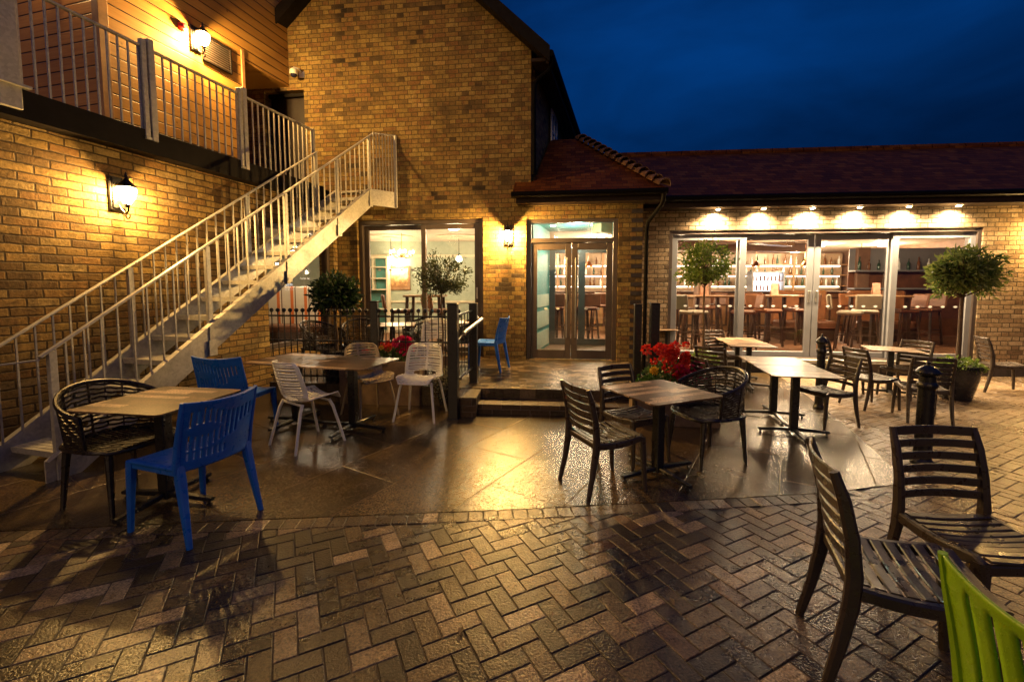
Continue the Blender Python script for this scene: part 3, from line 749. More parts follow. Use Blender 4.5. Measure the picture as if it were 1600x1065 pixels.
# landing
la = tl(gab(620,318)); lb = tl(Vector((-2.39,7.53,3)));
w = MB(); lp = [(s1+.06,YO+.0,0),(la.x-.02,la.y,0),(4.06,-.0,0),(4.0,-.12,0),(s1+.06,-.12,0)]
w.prism([(p[0],p[1],3.10) for p in lp], (0,0,.03)); w.build('landing', M['galv'], SR, smooth=0)
w = MB(); w.bar((s1+.05,YO-.004,3.0),(la.x-.02,la.y-.004,3.0),.012,.27); w.build('landing_edge', M['galv'], SR, smooth=0)
HR = .93   # handrail above the pitch line
def rail_line(y, sa, sb, name_, turn=None):
    pts = [(sa,y,zl(sa)+HR),(sb,y,zl(sb)+HR)]
    if turn: pts.append(turn)
    w = MB(); w.path(pts, .045, .016, bev=.004); w.build(name_, M['galv'], SR, smooth=0)
topS = s1 + .16
rail_line(YO+.006, s0-.10, topS, 'handrail', (la.x-.03, la.y+.01, zl(topS)+HR+.02))
rail_line(YI+.006, s0-.70, 3.40, 'handrail')
for y, ss in ((YO+.006, (s0-.03, .88, 2.0, 3.05, s1+.02)), (YI+.006, (s0-.28, .55, 2.0, 3.36))):
    for s in ss:
        zb = max(0, zl(s)-.22); w = MB(); w.box((s-.025,y-.0-.02,zb),(s+.025,y+.02,zl(s)+HR-.01), .003)
        if s > s0: w.box((s-.045,y-.032 if y < -.5 else y+.021,zb),(s+.045,y-.021 if y < -.5 else y+.03,zb+.16))
        w.build('post', M['galv'], SR, smooth=0)
w = MB(); w.box((la.x-.055,la.y-.03,2.87),(la.x-.015,la.y+.02,zl(topS)+HR+.02), .003); w.build('post', M['galv'], SR, smooth=0)
pr = None
for y, sa, sb in ((YO+.006, s0+.06, s1), (YI+.006, s0-.55, 3.3)):
    n = int((sb-sa)/.125)
    for q in range(n+1):
        s = sa + (sb-sa)*q/n
        if pr is None:
            w = MB(); w.box((-.0065,-.0065,0),(.0065,.0065,HR-.02)); pr = w.build('baluster', M['galv'], SR, smooth=0); o = pr
        else: o = pr.copy(); col.objects.link(o); o.parent = SR
        o.location = (s, y, zl(s)+.005)
for q in range(1, 8):
    f = q/8; o = pr.copy(); col.objects.link(o); o.parent = SR
    o.location = (s1+.06 + (la.x-.04-s1-.06)*f, YO+.006 + (la.y-YO)*f, 3.13); o.scale.z = (zl(topS)+HR-3.13)/(HR-.02)
# front newel link rail
w = MB(); w.path([(s0-.10,YO+.006,zl(s0-.10)+HR-.02),(s0-.30,YO+.10,zl(s0)+HR-.10),(s0-.42,YO+.25,zl(s0)+HR-.16)], .02, .01); w.build('end_rail', M['galv'], SR, smooth=0)

# ------------------------------------------------------------------ wall lanterns
def lantern():
    t = empty('wall_lantern', label='black carriage lantern glowing on the lower brick wall beside the staircase', cat='lantern', group='carriage lanterns on the walls')
    w = MB(); w.box((-.075,-.028,-.17),(.075,0,.17), .008); w.box((-.055,-.04,-.15),(.055,-.0285,.15), .006); w.build('back_plate', M['black_metal'], t, smooth=0)
    w = MB()   # scroll arm under the lantern
    pts = [(0,-.03,-.10)] + [(0,-.10-.075*math.cos(a)*-1-.075, -.155+.0-.05*math.sin(a)) for a in [i*math.pi/8 for i in range(0, 9)]]
    w.tube([(0,-.03,-.11),(0,-.07,-.165),(0,-.115,-.20),(0,-.155,-.185),(0,-.165,-.15),(0,-.15,-.115)], .009, 8)
    w.tube([(0,-.15,-.20)]+[(0,-.15+.028*math.sin(a),-.228+.028*math.cos(a)) for a in [i*math.pi/6 for i in range(1,11)]], .007, 7)
    w.build('arm', M['black_metal'], t)
    c = (0,-.15,0)
    w = MB(); w.lathe([(.002,-.125),(.03,-.115),(.062,-.06),(.078,0),(.082,.055),(.079,.06),(.075,0),(.059,-.058),(.028,-.11)], 18, c); w.build('glass', M['lamp_glass'], t)
    w = MB(); w.lathe([(.0,-.15),(.016,-.145),(.022,-.125),(.034,-.118),(.03,-.112),(0,-.112)], 14, c)
    w.lathe([(.078,.060),(.086,.064),(.055,.10),(.03,.125),(.022,.14),(.028,.15),(.014,.165),(.008,.20),(0,.215)], 18, c); w.lathe([(.079,.052),(.087,.056),(.087,.066),(.079,.066)], 18, c)
    for q in range(4):
        a = math.pi/4 + q*math.pi/2; ca, sa = math.cos(a), math.sin(a)
        w.tube([(c[0]+r*ca, c[1]+r*sa, z) for r, z in ((.032,-.117),(.065,-.06),(.082,0),(.086,.06))], .004, 6)
    w.build('cage', M['black_metal'], t)
    w = MB(); w.lathe([(0,-.05),(.012,-.045),(.02,-.01),(.014,.03),(0,.045)], 12, c); w.build('bulb', M['bulb'], t)
    return t
L0 = lantern(); LANTW = LAMP_W
def place_lantern(o, p, rz, label=None, power=LANTW):
    o.location = p; o.rotation_euler.z = rz
    if label: o['label'] = label
    q = Matrix.Translation(p) @ Matrix.Rotation(rz,4,'Z') @ Vector((0,-.15,.012))
    point('lantern_light', q, power, (1,.57,.16), .05)
def onl(px, py, y=0):
    return lworld(tl(left(px,py,LC)).x, y-.001, left(px,py,LC).z)
p1 = left(181,303); q_ = tl(p1); place_lantern(L0, lworld(q_.x,-.001,q_.z), LA, None, LANTW*.72)
L1 = copy_tree(L0); p2 = left(304,62,6.16); q_ = tl(p2); place_lantern(L1, lworld(q_.x,yb-.001,q_.z), LA, 'black carriage lantern glowing on the timber boards above the balcony', LANTW*1.5)
L2 = copy_tree(L0); p3 = gab(795,368); place_lantern(L2, p3+Vector((0,-.003,0)), GA, 'black carriage lantern glowing on the brick between the window and the entrance', LANTW*1.95)
p4 = wing(1640,362); L3 = copy_tree(L0); place_lantern(L3, p4+Vector((0,-.003,0)), WA, 'black carriage lantern on the pale brick at the far end of the sliding doors', LANTW*.85)
q5 = lworld(CB+.11, yb+.62, 5.35); point('upper_lamp_light', q5 + Vector((.05,-.14,0)), 40)
L4 = copy_tree(L0); L4.location = lworld(CB+.001, yb+.62, 5.32); L4.rotation_euler.z = LA - math.pi/2; L4['label'] = 'black carriage lantern on the end wall of the timber building'
# louvre vent, fire bell, camera
va = tl(left(314,68,6.16)); vb = tl(left(361,118,6.16))
t = empty('louvre_vent', lworld(va.x, yb, vb.z), LA, 'dark louvred vent grille on the timber boards', 'vent')
W2, H2 = vb.x-va.x, .38
w = MB(); frame_rect(w, 0, 0, W2, H2, .03, -.035, -.002); w.build('frame', M['dark_timber'], t, smooth=0)
w = MB()
for q in range(10): w.prism([(.031,-.03,.035+q*.032),(W2-.031,-.03,.035+q*.032),(W2-.031,-.006,.056+q*.032),(.031,-.006,.056+q*.032)], (0,0,.004))
w.build('slats', M['bronze'], t, smooth=0)
w = MB(); w.box((.03,-.004,.03),(W2-.03,-.002,H2-.03)); w.build('backing', M['black'], t, smooth=0)
fb = tl(left(283,43,6.16)); t = empty('alarm_sounder', lworld(fb.x, yb, fb.z), LA, 'small red alarm sounder on the timber boards beside the lantern', 'alarm')
red = pbr('red_plastic', (.55,.02,.03), .35, var=.1)
w = MB(); w.M = Matrix.Rotation(R(90),4,'X'); w.lathe([(0,.002),(.052,.002),(.052,.03),(.045,.05),(.03,.058),(0,.06)], 20); w.build('body', red, t)
w = MB(); w.M = Matrix.Rotation(R(90),4,'X'); w.lathe([(.012,.058),(.026,.058),(.026,.075),(.012,.075)], 16); w.build('horn', red, t)
cm = gab(468,118); t = empty('dome_camera', cm, GA, 'white dome security camera on a bracket high on the brick gable', 'camera')
w = MB(); w.box((.0,-.02,-.05),(.10,-.001,.05), .005); w.tube([(.05,-.02,.03),(.05,-.10,.06),(0,-.16,.06),(0,-.17,.04)], .014, 8); w.build('bracket', M['white_upvc'], t)
w = MB(); w.lathe([(0,.06),(.03,.06),(.062,.03),(.066,-.03),(.06,-.04),(0,-.04)], 20, (0,-.17,-.02)); w.build('housing', M['white_upvc'], t)
w = MB(); w.lathe([(.055,0),(.05,-.025),(.03,-.045),(0,-.052)], 18, (0,-.17,-.061)); w.build('dome', pbr('dark_dome', (.02,.02,.05), .06, var=.1), t)

# ------------------------------------------------------------------ iron fence along the terrace
FR = empty('iron_fence', (-.62,5.46,0), 0, 'black wrought iron fence with ball topped bars along the terrace edge', 'fence')
fa, fb_ = Vector((-2.55,.28,0)), Vector((0.0,0,0)); fd = (fb_-fa).normalized(); zt_, zm, zb = 1.17, .80, .34
def fp(t): return fa + (fb_-fa)*t
for z in (zt_-.05, zm, zb):
    w = MB(); w.bar(fp(0)+Vector((0,0,z)), fp(1)+Vector((0,0,z)), .012, .022); w.build('rail', M['black_metal'], FR, smooth=0)
nb = 30; bp = None
for q in range(nb):
    if bp is None:
        w = MB(); w.tube([(0,0,.26),(0,0,zt_)], .007, 6); w.lathe([(0,-.028),(.012,-.025),(.026,-.008),(.028,.004),(.02,.02),(.008,.028),(0,.03)], 10, (0,0,zt_+.02)); w.lathe([(0,-.012),(.014,-.008),(.016,0),(.014,.008),(0,.012)], 8, (0,0,zm))
        bp = w.build('bar', M['black_metal'], FR); o = bp
    else: o = bp.copy(); col.objects.link(o); o.parent = FR
    o.location = fp((q+.5)/nb)
for tt in (.56,):
    w = MB(); c = fp(tt); w.box((c.x-.045,c.y-.045,.0),(c.x+.045,c.y+.045,1.30), .006); w.box((c.x-.05,c.y-.05,1.3005),(c.x+.05,c.y+.05,1.315), .004); w.build('post', M['black'], FR, smooth=0)

def gate_post(loc, h, label, name='gate_post', ww=.05):
    t = empty(name, loc, R(-5), label, 'post')
    w = MB(); w.box((-ww,-ww,0),(ww,ww,h), .006); w.build('shaft', M['black'], t, smooth=0)
    w = MB(); w.box((-ww-.006,-ww-.006,h+.0005),(ww+.006,ww+.006,h+.012), .004); w.build('cap', M['black_metal'], t, smooth=0); w = MB(); w.box((-ww-.012,-ww-.012,0),(ww+.012,ww+.012,.014), .003); w.build('base_plate', M['black_metal'], t, smooth=0)
    return t
gate_post((-.66,4.92,0), 1.30, 'tall black square post at the foot of the terrace steps', ww=.055)
gate_post((-.50,5.70,TZ), 1.03, 'shorter black square post behind the steel handrail')
gp = gate_post((1.60,5.60,TZ), 1.02, 'black square post by the porch corner, left of its twin', ww=.045)
gate_post((1.78,5.50,TZ), 1.04, 'black square post by the red flowers, right of its twin', ww=.055)
SP = empty('side_railing', (-.66,4.98,0), 0, 'short black bar panel between the two posts beside the steps', 'railing')
for z in (.42, 1.16):
    w = MB(); w.bar((.02,.06,z),(.15,.68,z+.03), .02, .02); w.build('rail', M['black_metal'], SP, smooth=0)
for q in range(5):
    w = MB(); f = (q+.6)/5.2; w.tube([(.02+.13*f,.06+.62*f,.42),(.02+.13*f,.06+.62*f,1.17)], .007, 6); w.build('bar', M['black_metal'], SP)
h = empty('steel_handrail', (-.60,4.98,0), 0, 'short brushed steel handrail sloping up beside the steps', 'handrail')
ha = atY(724,521,4.98) - Vector((-.60,4.98,0)); hb = atY(753,498,5.62) - Vector((-.60,4.98,0))
w = MB(); w.tube([ha, hb], .021, 12); w.build('grip', M['steel'], h)
w = MB(); w.tube([ha+(hb-ha)*.12, ha+(hb-ha)*.12+Vector((-.05,-.01,-.05)), Vector((-.01,-.02,ha.z-.07))], .008, 8); w.build('bracket', M['steel'], h)

# ------------------------------------------------------------------ bollards
def bollard(loc, label, sxy, sz):
    t = empty('bollard', loc, 0, label, 'bollard', 'black cast iron bollards'); t.scale = (sxy, sxy, sz)
    w = MB(); w.lathe([(0,0),(.115,0),(.118,.03),(.10,.05),(.092,.06),(.085,.45),(.085,.74),(.10,.755),(.105,.775),(.10,.795),(.085,.81),(.083,.86)], 28); 
    w.build('shaft', M['black_metal'], t)
    w = MB(); w.lathe([(.082,.861),(.10,.872),(.118,.885),(.122,.90),(.116,.915),(.085,.945),(.05,.962),(.022,.97),(.02,.978),(.026,.99),(.018,1.003),(0,1.008)], 28); w.build('cap', M['black_metal'], t)
    w = MB()
    for q in range(20):
        a = 2*math.pi*q/20; w.lathe([(0,-.01),(.011,-.006),(.012,.004),(0,.012)], 6, (.119*math.cos(a), .119*math.sin(a), .90))
    w.build('cap_beads', M['black_metal'], t)
    return t
bollard(gz(1440,724), 'black cast iron bollard directly behind the slatted chair that faces the viewer', .68, .87)
bollard(gz(1279,638), 'black cast iron bollard beyond the double table near the sliding doors', .52, .92)
# ------------------------------------------------------------------ outdoor furniture
def wetplastic(name, c, r=.33, var=.25):
    m, nt, b = newmat(name); k = N(nt)
    tc = k.n('ShaderNodeTexCoord').outputs['Object']
    nz = k.noise(tc, 7, 5); fine = k.noise(tc, 160, 3, .6)
    lo = tuple(x*(1-var) for x in c); hi = tuple(min(1, x*(1+var)) for x in c)
    k.link(k.ramp(nz, [(.3, lo), (.7, hi)]), b.inputs['Base Color'])
    k.link(k.maprange(k.noise(tc, 20, 4), .35, .65, r-.12, r+.15), b.inputs['Roughness'])
    vo = k.n('ShaderNodeTexVoronoi'); vo.inputs['Scale'].default_value = 110; k.link(tc, vo.inputs['Vector'])
    dr = k.maprange(vo.outputs['Distance'], .12, .34, 1, 0, True)
    k.link(k.bump(k.m('ADD', dr, k.m('MULTIPLY', fine, .5)), .7, .0007), b.inputs['Normal'])
    return m
M['slat'] = wetplastic('brown_black_plastic', (.050,.036,.027), .34)
M['weave'] = wetplastic('black_plastic', (.020,.015,.013), .32)
M['white_plastic'] = wetplastic('cream_plastic', (.84,.83,.74), .45, .06)
M['beige_plastic'] = wetplastic('beige_plastic', (.42,.33,.20), .42, .12)
M['blue_plastic'] = wetplastic('blue_plastic', (.008,.125,.56), .36, .12)
M['green_plastic'] = wetplastic('green_plastic', (.30,.55,.008), .36, .12)

def tabletopmat():
    m, nt, b = newmat('table_laminate'); k = N(nt)
    tc = k.n('ShaderNodeTexCoord').outputs['Object']
    sp = k.n('ShaderNodeSeparateXYZ'); k.link(tc, sp.inputs[0])
    oi = k.n('ShaderNodeObjectInfo')
    u = k.m('ADD', sp.outputs[0], k.m('MULTIPLY', oi.outputs['Random'], 3.1)); v = k.m('ADD', sp.outputs[1], 5.0)
    cell, row, d, fv = cells(k, u, v, .40, .062, 'third')
    cv = k.n('ShaderNodeCombineXYZ'); k.link(cell, cv.inputs[0]); k.link(row, cv.inputs[1]); k.link(oi.outputs['Random'], cv.inputs[2])
    wn = k.n('ShaderNodeTexWhiteNoise', noise_dimensions='3D'); k.link(cv.outputs[0], wn.inputs['Vector'])
    gv = k.n('ShaderNodeCombineXYZ'); k.link(k.m('MULTIPLY', u, 3), gv.inputs[0]); k.link(k.m('MULTIPLY', v, 60), gv.inputs[1]); k.link(wn.outputs['Value'], gv.inputs[2])
    gr = k.noise(gv.outputs[0], 1.5, 5, .6)
    c = k.ramp(k.m('ADD', k.m('MULTIPLY', wn.outputs['Value'], .75), k.m('MULTIPLY', gr, .3)), [(.1,(.060,.034,.018)),(.5,(.10,.058,.031)),(.70,(.14,.082,.045)),(.735,(.42,.29,.18)),(1,(.50,.35,.22))])
    c = k.mix(1.0, c, k.ramp(k.noise(tc, 75, 3), [(.33, .45), (.67, 1.6)]), 'MULTIPLY'); c = k.mix(1.0, c, k.ramp(k.noise(tc, 7, 4), [(.3, .65), (.7, 1.25)]), 'MULTIPLY')
    k.link(c, b.inputs['Base Color'])
    b.inputs['Roughness'].default_value = .33; b.inputs['Specular IOR Level'].default_value = .3
    vo = k.n('ShaderNodeTexVoronoi'); vo.inputs['Scale'].default_value = 95; k.link(tc, vo.inputs['Vector'])
    vo2 = k.n('ShaderNodeTexVoronoi'); vo2.inputs['Scale'].default_value = 42; k.link(tc, vo2.inputs['Vector'])
    dr = k.m('ADD', k.maprange(vo.outputs['Distance'], .1, .35, 1, 0, True), k.maprange(vo2.outputs['Distance'], .08, .28, 1.2, 0, True))
    k.link(k.bump(dr, .8, .0010), b.inputs['Normal'])
    return m
M['tabletop'] = tabletopmat()

def make_table():
    t = empty('patio_table')
    w = MB(); a = .345; e = .022
    P = [(a-e,-a),(a,-a+e),(a,a-e),(a-e,a),(-a+e,a),(-a,a-e),(-a,-a+e),(-a+e,-a)]
    w.prism([(x,y,.722) for x, y in P], (0,0,.012)); w.build('tabletop', M['tabletop'], t, smooth=0)
    w = MB(); w.box((-.038,-.038,.03),(.038,.038,.70), .006); w.box((-.16,-.03,.7005),(.16,.03,.7215)); w.box((-.03,-.16,.7005),(.03,.16,.7214)); w.build('column', M['black_metal'], t, smooth=0)
    w = MB()
    for q in range(4):
        d = Vector((math.cos(q*math.pi/2), math.sin(q*math.pi/2), 0)); w.bar(d*.0385 + Vector((0,0,.062)), d*.36 + Vector((0,0,.045)), .05, .036, bev=.006, w2=.042, h2=.026)
    w.build('base', M['black_metal'], t, smooth=0)
    for q in range(4):
        d = Vector((math.cos(q*math.pi/2), math.sin(q*math.pi/2), 0))*.335; w = MB(); w.lathe([(0,0),(.016,0),(.016,.012),(.008,.014),(.008,.034),(0,.034)], 10, d); w.build('foot', M['black'], t)
    return t

def make_slat_chair():
    t = empty('slatted_chair'); W2 = .205
    def sz(y): # seat profile
        f = (y+.21)/.45; return .435 - .022*math.sin(math.pi*min(1,f*1.1)) + .016*f - (.03*max(0,(f-.85)/.15)**2)
    for sx in (-1, 1):
        x = sx*W2
        w = MB(); w.path([(x*1.06,.235,0),(x*1.03,.222,.22),(x,.212,.38),(x,.205,.425)], [.030,.036,.042,.044], [.032,.040,.048,.05], up=(0,1,0), bev=.010); w.build('leg', M['slat'], t)
        w = MB(); w.path([(x*1.05,-.275,0),(x*1.02,-.235,.18),(x,-.205,.36),(x,-.200,.46),(x*.99,-.212,.60),(x*.98,-.243,.74),(x*.97,-.275,.835)], [.030,.034,.038,.038,.034,.032,.026], [.032,.042,.052,.052,.046,.042,.032], up=(0,1,0), bev=.010); w.build('leg', M['slat'], t)
    w = MB()
    for sx in (-1, 1):
        ys = [-.18 + .40*i/10 for i in range(11)]
        w.path([(sx*W2,y,sz(y)-.022) for y in ys], [.034]*11, [.05]*9+[.045,.035], bev=.008)
    w.bar((-W2+.018,.215,.40),(W2-.018,.215,.40), .022, .045, bev=.006); w.bar((-W2+.018,-.195,.40),(W2-.018,-.195,.40), .022, .045, bev=.006)
    for q in range(9):
        y = -.165 + q*.047; n_ = 8
        pts = [(-W2+.016+(2*W2-.032)*i/n_, y, sz(y) - .010*math.sin(math.pi*i/n_)) for i in range(n_+1)]
        w.path(pts, .037, .011, bev=.004)
    w.build('seat', M['slat'], t)
    w = MB()
    for q in range(6):
        z = .515 + q*.060; hh_ = .040 if q < 5 else .046
        yb = -.2 - .075*max(0, (z-.46)/.375)**1.5; n_ = 8
        pts = [(-W2+.014+(2*W2-.028)*i/n_, yb - .030*math.sin(math.pi*i/n_), z) for i in range(n_+1)]
        w.path(pts, .012, hh_, bev=.004)
    w.build('backrest', M['slat'], t)
    return t

def make_tub_chair():
    t = empty('woven_tub_chair'); ra, rb = .275, .265
    def P(th, z, out=0.0): return (math.sin(th)*(ra+out), -math.cos(th)*(rb+out)*1.0 + .0, z)
    def top(th): return .665 + .15*(max(0.0, math.cos(th*.80)))**1.4
    TH = 1.92; n_ = 36; ths = [-TH + 2*TH*i/n_ for i in range(n_+1)]
    w = MB(); nb = 12
    for q in range(nb):
        f = q/(nb-.2)
        pts = []
        for i, th in enumerate(ths):
            z0 = .445 + .02*abs(th)/TH; z = z0 + f*(top(th)-z0) + .004*math.sin(i*2.1+q*1.5)
            pts.append(P(th, z, .028*f))
        w.path(pts, .010, .0145)
    for i, th in enumerate(ths):
        if i % 3: continue
        for q in range(nb):
            if (q + i//3) % 2 and i % 6: continue
            f0, f1 = q/(nb-.2), (q+1)/(nb-.2); z0 = .445 + .02*abs(th)/TH
            w.bar(P(th, z0+f0*(top(th)-z0), .028*f0), P(th, z0+f1*(top(th)-z0), .028*f1), .016, .008, up=(math.cos(th), math.sin(th), 0))
    rim = [P(th, top(th), .028) for th in ths]
    e1 = P(TH, .44, 0); e0 = P(-TH, .44, 0)
    rim = [e0, P(-TH,.54,.012)] + rim + [P(TH,.54,.012), e1]
    w.tube(rim, .0145, 8)
    w.build('backrest', M['weave'], t)
    w = MB(); bd = []
    for i in range(40):
        a = 2*math.pi*i/40; c, s = math.cos(a), math.sin(a); pw = 2/3.2
        bd.append((math.copysign(abs(c)**pw, c)*.265, math.copysign(abs(s)**pw, s)*.262+.012, .435 - .012*(s > .6)))
    w.tube(bd, .016, 8, closed=True)
    for q in range(17):
        x = -.232 + q*.029; yy = .255*(1-(abs(x)/.27)**3.2)**(1/3.2)
        pts = [(x, -yy+.012+2*yy*j/8, .437-.016*math.sin(math.pi*j/8)) for j in range(9)]
        w.path(pts, .0165, .010)
    for y in (-.12, .0, .12): w.path([(x_, y+.012, .421) for x_ in (-.25,-.12,0,.12,.25)], .02, .008)
    w.build('seat', M['weave'], t)
    for sx in (-1, 1):
        for sy in (-1, 1):
            w = MB(); w.tube([(sx*.195,sy*.19+.012,.44),(sx*.205,sy*.205+.012,.34),(sx*.225,sy*.235+.012,.0)], [.027,.023,.014], 10); w.build('leg', M['weave'], t)
    return t

def make_shell_chair(mat):
    t = empty('white_shell_chair' if mat is M['white_plastic'] else 'beige_shell_chair')
    prof = [(.25,.425),(.20,.445),(.10,.442),(0,.432),(-.09,.428),(-.15,.445),(-.19,.49),(-.215,.55),(-.235,.62),(-.255,.70),(-.275,.78),(-.29,.825)]
    hw = [.17,.215,.235,.238,.235,.232,.228,.225,.222,.215,.195,.145]
    def fn(u, v):
        x = v*(len(prof)-1); i = min(int(x), len(prof)-2); f = x-i; f2 = f*f*(3-2*f)*.4+f*.6
        y = prof[i][0]+(prof[i+1][0]-prof[i][0])*f2; z = prof[i][1]+(prof[i+1][1]-prof[i][1])*f2; h = hw[i]+(hw[i+1]-hw[i])*f2
        c = 2*u-1
        bk = min(1, max(0, (v-.32)/.3)); 
        return (c*h, y + .105*bk*c*c, z + .05*(1-bk)*c*c*(1 if v > .08 else v/.08) + (-.012*c*c if v > .97 else 0))
    NU, NV = 44, 92
    def keep(i, j):
        v = (j+.5)/NV; c = abs((i+.5)/NU*2-1)
        if c > .88 or v < .03 or v > .955: return True
        if .47 < v < .58 and c < .62*math.sqrt(max(0, 1-((v-.525)/.055)**2)): return False   # opening at the lower back
        if v > .58:
            if abs(i-NU//2+.5) < 1.2: return True
            return (j % 3) != 0
        if v > .42: return (j % 3) != 0 or (i % 5) == 0
        return not ((j % 3) == 0 and ((i + 2*(j//3)) % 5) > 0)
    w = MB(); w.grid(fn, NU, NV, keep); w.build('shell', mat, t, solid=.010)
    for sx in (-1, 1):
        for sy, a in ((1, .13), (-1, -.13)):
            w = MB(); w.tube([(sx*.17,a,.428),(sx*.185,a+sy*.03,.36),(sx*.235,a+sy*.115,0)], [.015,.0145,.0125], 10); w.build('leg', mat, t)
    w = MB(); w.path([(-.17,.13,.42),(.17,.13,.42)], .02, .014); w.path([(-.17,-.13,.415),(.17,-.13,.415)], .02, .014); w.build('seat_frame', mat, t)
    return t

def make_mono_chair(mat, name, bold):
    t = empty(name); W2 = .215
    for sx in (-1, 1):
        x = sx*W2
        w = MB(); w.path([(x*1.05,.235,0),(x*1.02,.222,.24),(x,.212,.40),(x,.205,.448)], [.030,.038,.046,.046], [.030,.038,.046,.046], up=(0,1,0), bev=.008); w.build('leg', mat, t)
        w = MB(); w.path([(x*1.10,-.29,0),(x*1.05,-.25,.20),(x*1.01,-.218,.38),(x,-.205,.47)], [.030,.040,.050,.046], [.030,.040,.048,.042], up=(0,1,0), bev=.008); w.build('leg', mat, t)
    w = MB(); w.grid(lambda u, v: ((2*u-1)*(W2+.018), -.19+.42*v, .446 - .014*math.sin(math.pi*u)*math.sin(math.pi*v) - .02*max(0,(v-.9)/.1)**2), 14, 14); w.build('seat', mat, t, solid=.018)
    w = MB(); w.bar((-W2+.02,.213,.425),(W2-.02,.213,.425), .02, .035); 
    for sx in (-1,1): w.bar((sx*W2,-.19,.425),(sx*W2,.19,.425), .02, .035)
    w.build('apron', mat, t)
    NU, NV = (30, 34) if bold else (42, 34)
    def fn(u, v):
        c = 2*u-1; z = .43 + v*(.40 if not bold else .42) + (.018*c*c if v > .9 else 0)*(1 if not bold else 1.2)
        return (c*(W2+.02), -.205 - .085*(v**1.4) - .045*(1-c*c), z)
    def keep(i, j):
        v = (j+.5)/NV; u = (i+.5)/NU
        if u < .10 or u > .90 or v > .90 or v < .1: return True
        if bold: return (i % 4) != 1 or v < .08
        if i % 3 != 1: return True
        ph = math.sin(u*7.0)*.06
        return not ((.62+ph < v < .84+ph and u < .95) or (.34-ph < v < .56-ph and u < .75) or (.16 < v < .27 and .1 < u < .6))
    w = MB(); w.grid(fn, NU, NV, keep); w.build('backrest', mat, t, solid=.008 if bold else .012)
    for sx in (0, 1):
        w = MB(); w.path([fn(sx, v_) for v_ in (0,.2,.4,.6,.8,1)], [.032,.032,.03,.028,.026,.022], [.03,.03,.028,.026,.024,.02], up=(0,1,0), bev=.007)
        w.build('back_stile', mat, t)
    return t

protos = {}
def place(kind, maker, x, y, face, label, cat, group, s=1.0, z=0.0):
    if kind not in protos: protos[kind] = maker(); o = protos[kind]
    else: o = copy_tree(protos[kind])
    o.location = (x, y, z); o.rotation_euler.z = R(face-90); o.scale = (s, s, s)
    return tag(o, label, cat, group)
def tab(base_px, tc_px, yaw, label, size=None, sx=1.0):
    b = gz(*base_px); z = CAMH - (tc_px[1]-447)/F*b.y
    tz = atY(tc_px[0], tc_px[1], b.y).z
    s = tz/.73
    o = place('table', make_table, b.x, b.y, yaw+90, label, 'table', 'square patio tables', s)
    if size: o.scale = (size/.69, size/.69, s)
    return o
TG = 'slatted dark patio chairs'
tab((262,783), (250,624), -9, 'square patio table between the black tub chair and the near blue chair', .68)
tab((553,671), (551,566), -16, 'patio table with shiny wet top, right half of the pair among white chairs', .71)
o = tab((461,662), (450,560.5), -16, 'patio table with dry planked top, left half of the pair among white chairs', .71)
ta = [x for x in bpy.data.objects if x.name.startswith('patio_table')]
c1 = Vector(ta[1].location); o.location = (c1.x - .72*math.cos(R(-16)), c1.y - .72*math.sin(R(-16)), 0); o.scale = ta[1].scale
tab((1027,741), (1029,611), 24, 'square patio table with wet top in front of the red flower trough', .66)
t4 = tab((1239,678), (1243,580), -13, 'nearer patio table of the double table behind the tub chair', .62)
o = tab((1202,651), (1207,562), -13, 'farther patio table of the double table behind the tub chair', .62)
o.location = (t4.location.x + .63*math.cos(R(76)), t4.location.y + .63*math.sin(R(76)), 0); o.scale = t4.scale
tab((1388,616), (1396,545), -27, 'patio table by the sliding doors surrounded by slatted chairs', .58)
t5 = tab((1168,605), (1168,538), -15, 'nearer patio table of the pair closest to the small bay tree', .60)
o = tab((1150,598), (1150,529), -15, 'farther patio table of the pair closest to the small bay tree', .60)
o.location = (t5.location.x - .03 + .61*math.cos(R(75)), t5.location.y + .61*math.sin(R(75)), 0); o.scale = t5.scale
o = tab((1040,580), (1041,515), -5, 'small high table against the brick beside the entrance', .36)
o = place('table', make_table, 2.98, 1.90, 98, 'patio table whose corner just enters the frame beyond the slatted chairs', 'table', 'square patio tables', .95)

S = make_slat_chair
place('slat', S, 1.49, 1.62, -23, 'dark slatted chair turned sideways, nearest of all slatted chairs, its back at left', 'chair', TG)
place('slat', S, 2.06, 1.86, -92, 'dark slatted chair facing the viewer in front of the tall bollard', 'chair', TG, .97)
place('slat', S, .69, 3.24, 22, 'dark slatted chair at the lone wet table, its back to the left', 'chair', TG, .95)
place('slat', S, 1.06, 3.78, -62, 'dark slatted chair tucked behind the lone wet table by the steps', 'chair', TG, .93)
place('slat', S, 4.48, 5.44, 4, 'dark slatted chair facing right at the table by the sliding doors', 'chair', TG, .88)
place('slat', S, 4.62, 6.12, -52, 'dark slatted chair just right of the far bollard', 'chair', TG, .9)
place('slat', S, 4.62, 4.90, 66, 'dark slatted chair seen from behind, half hidden by the tall bollard', 'chair', TG, .88)
place('slat', S, 7.02, 6.25, -25, 'dark slatted chair standing alone against the pale brick wall', 'chair', TG, .92)
place('slat', S, 3.38, 7.05, -80, 'dark slatted chair beside the small bay tree and its table', 'chair', TG, .92)
place('slat', S, 3.42, 4.74, 192, 'dark slatted chair pulled up to the right side of the nearer double table', 'chair', TG, .88)
place('slat', S, 2.20, 4.72, 10, 'dark slatted chair left of the double table, behind the tub chair', 'chair', TG, .9)
place('slat', S, 2.62, 5.55, 40, 'dark slatted chair in shadow beside the low green foliage', 'chair', TG, .9)
place('slat', S, 5.35, 5.95, 200, 'dark slatted chair at the right side of the table by the sliding doors', 'chair', TG, .9)
BG = 'black woven tub chairs'
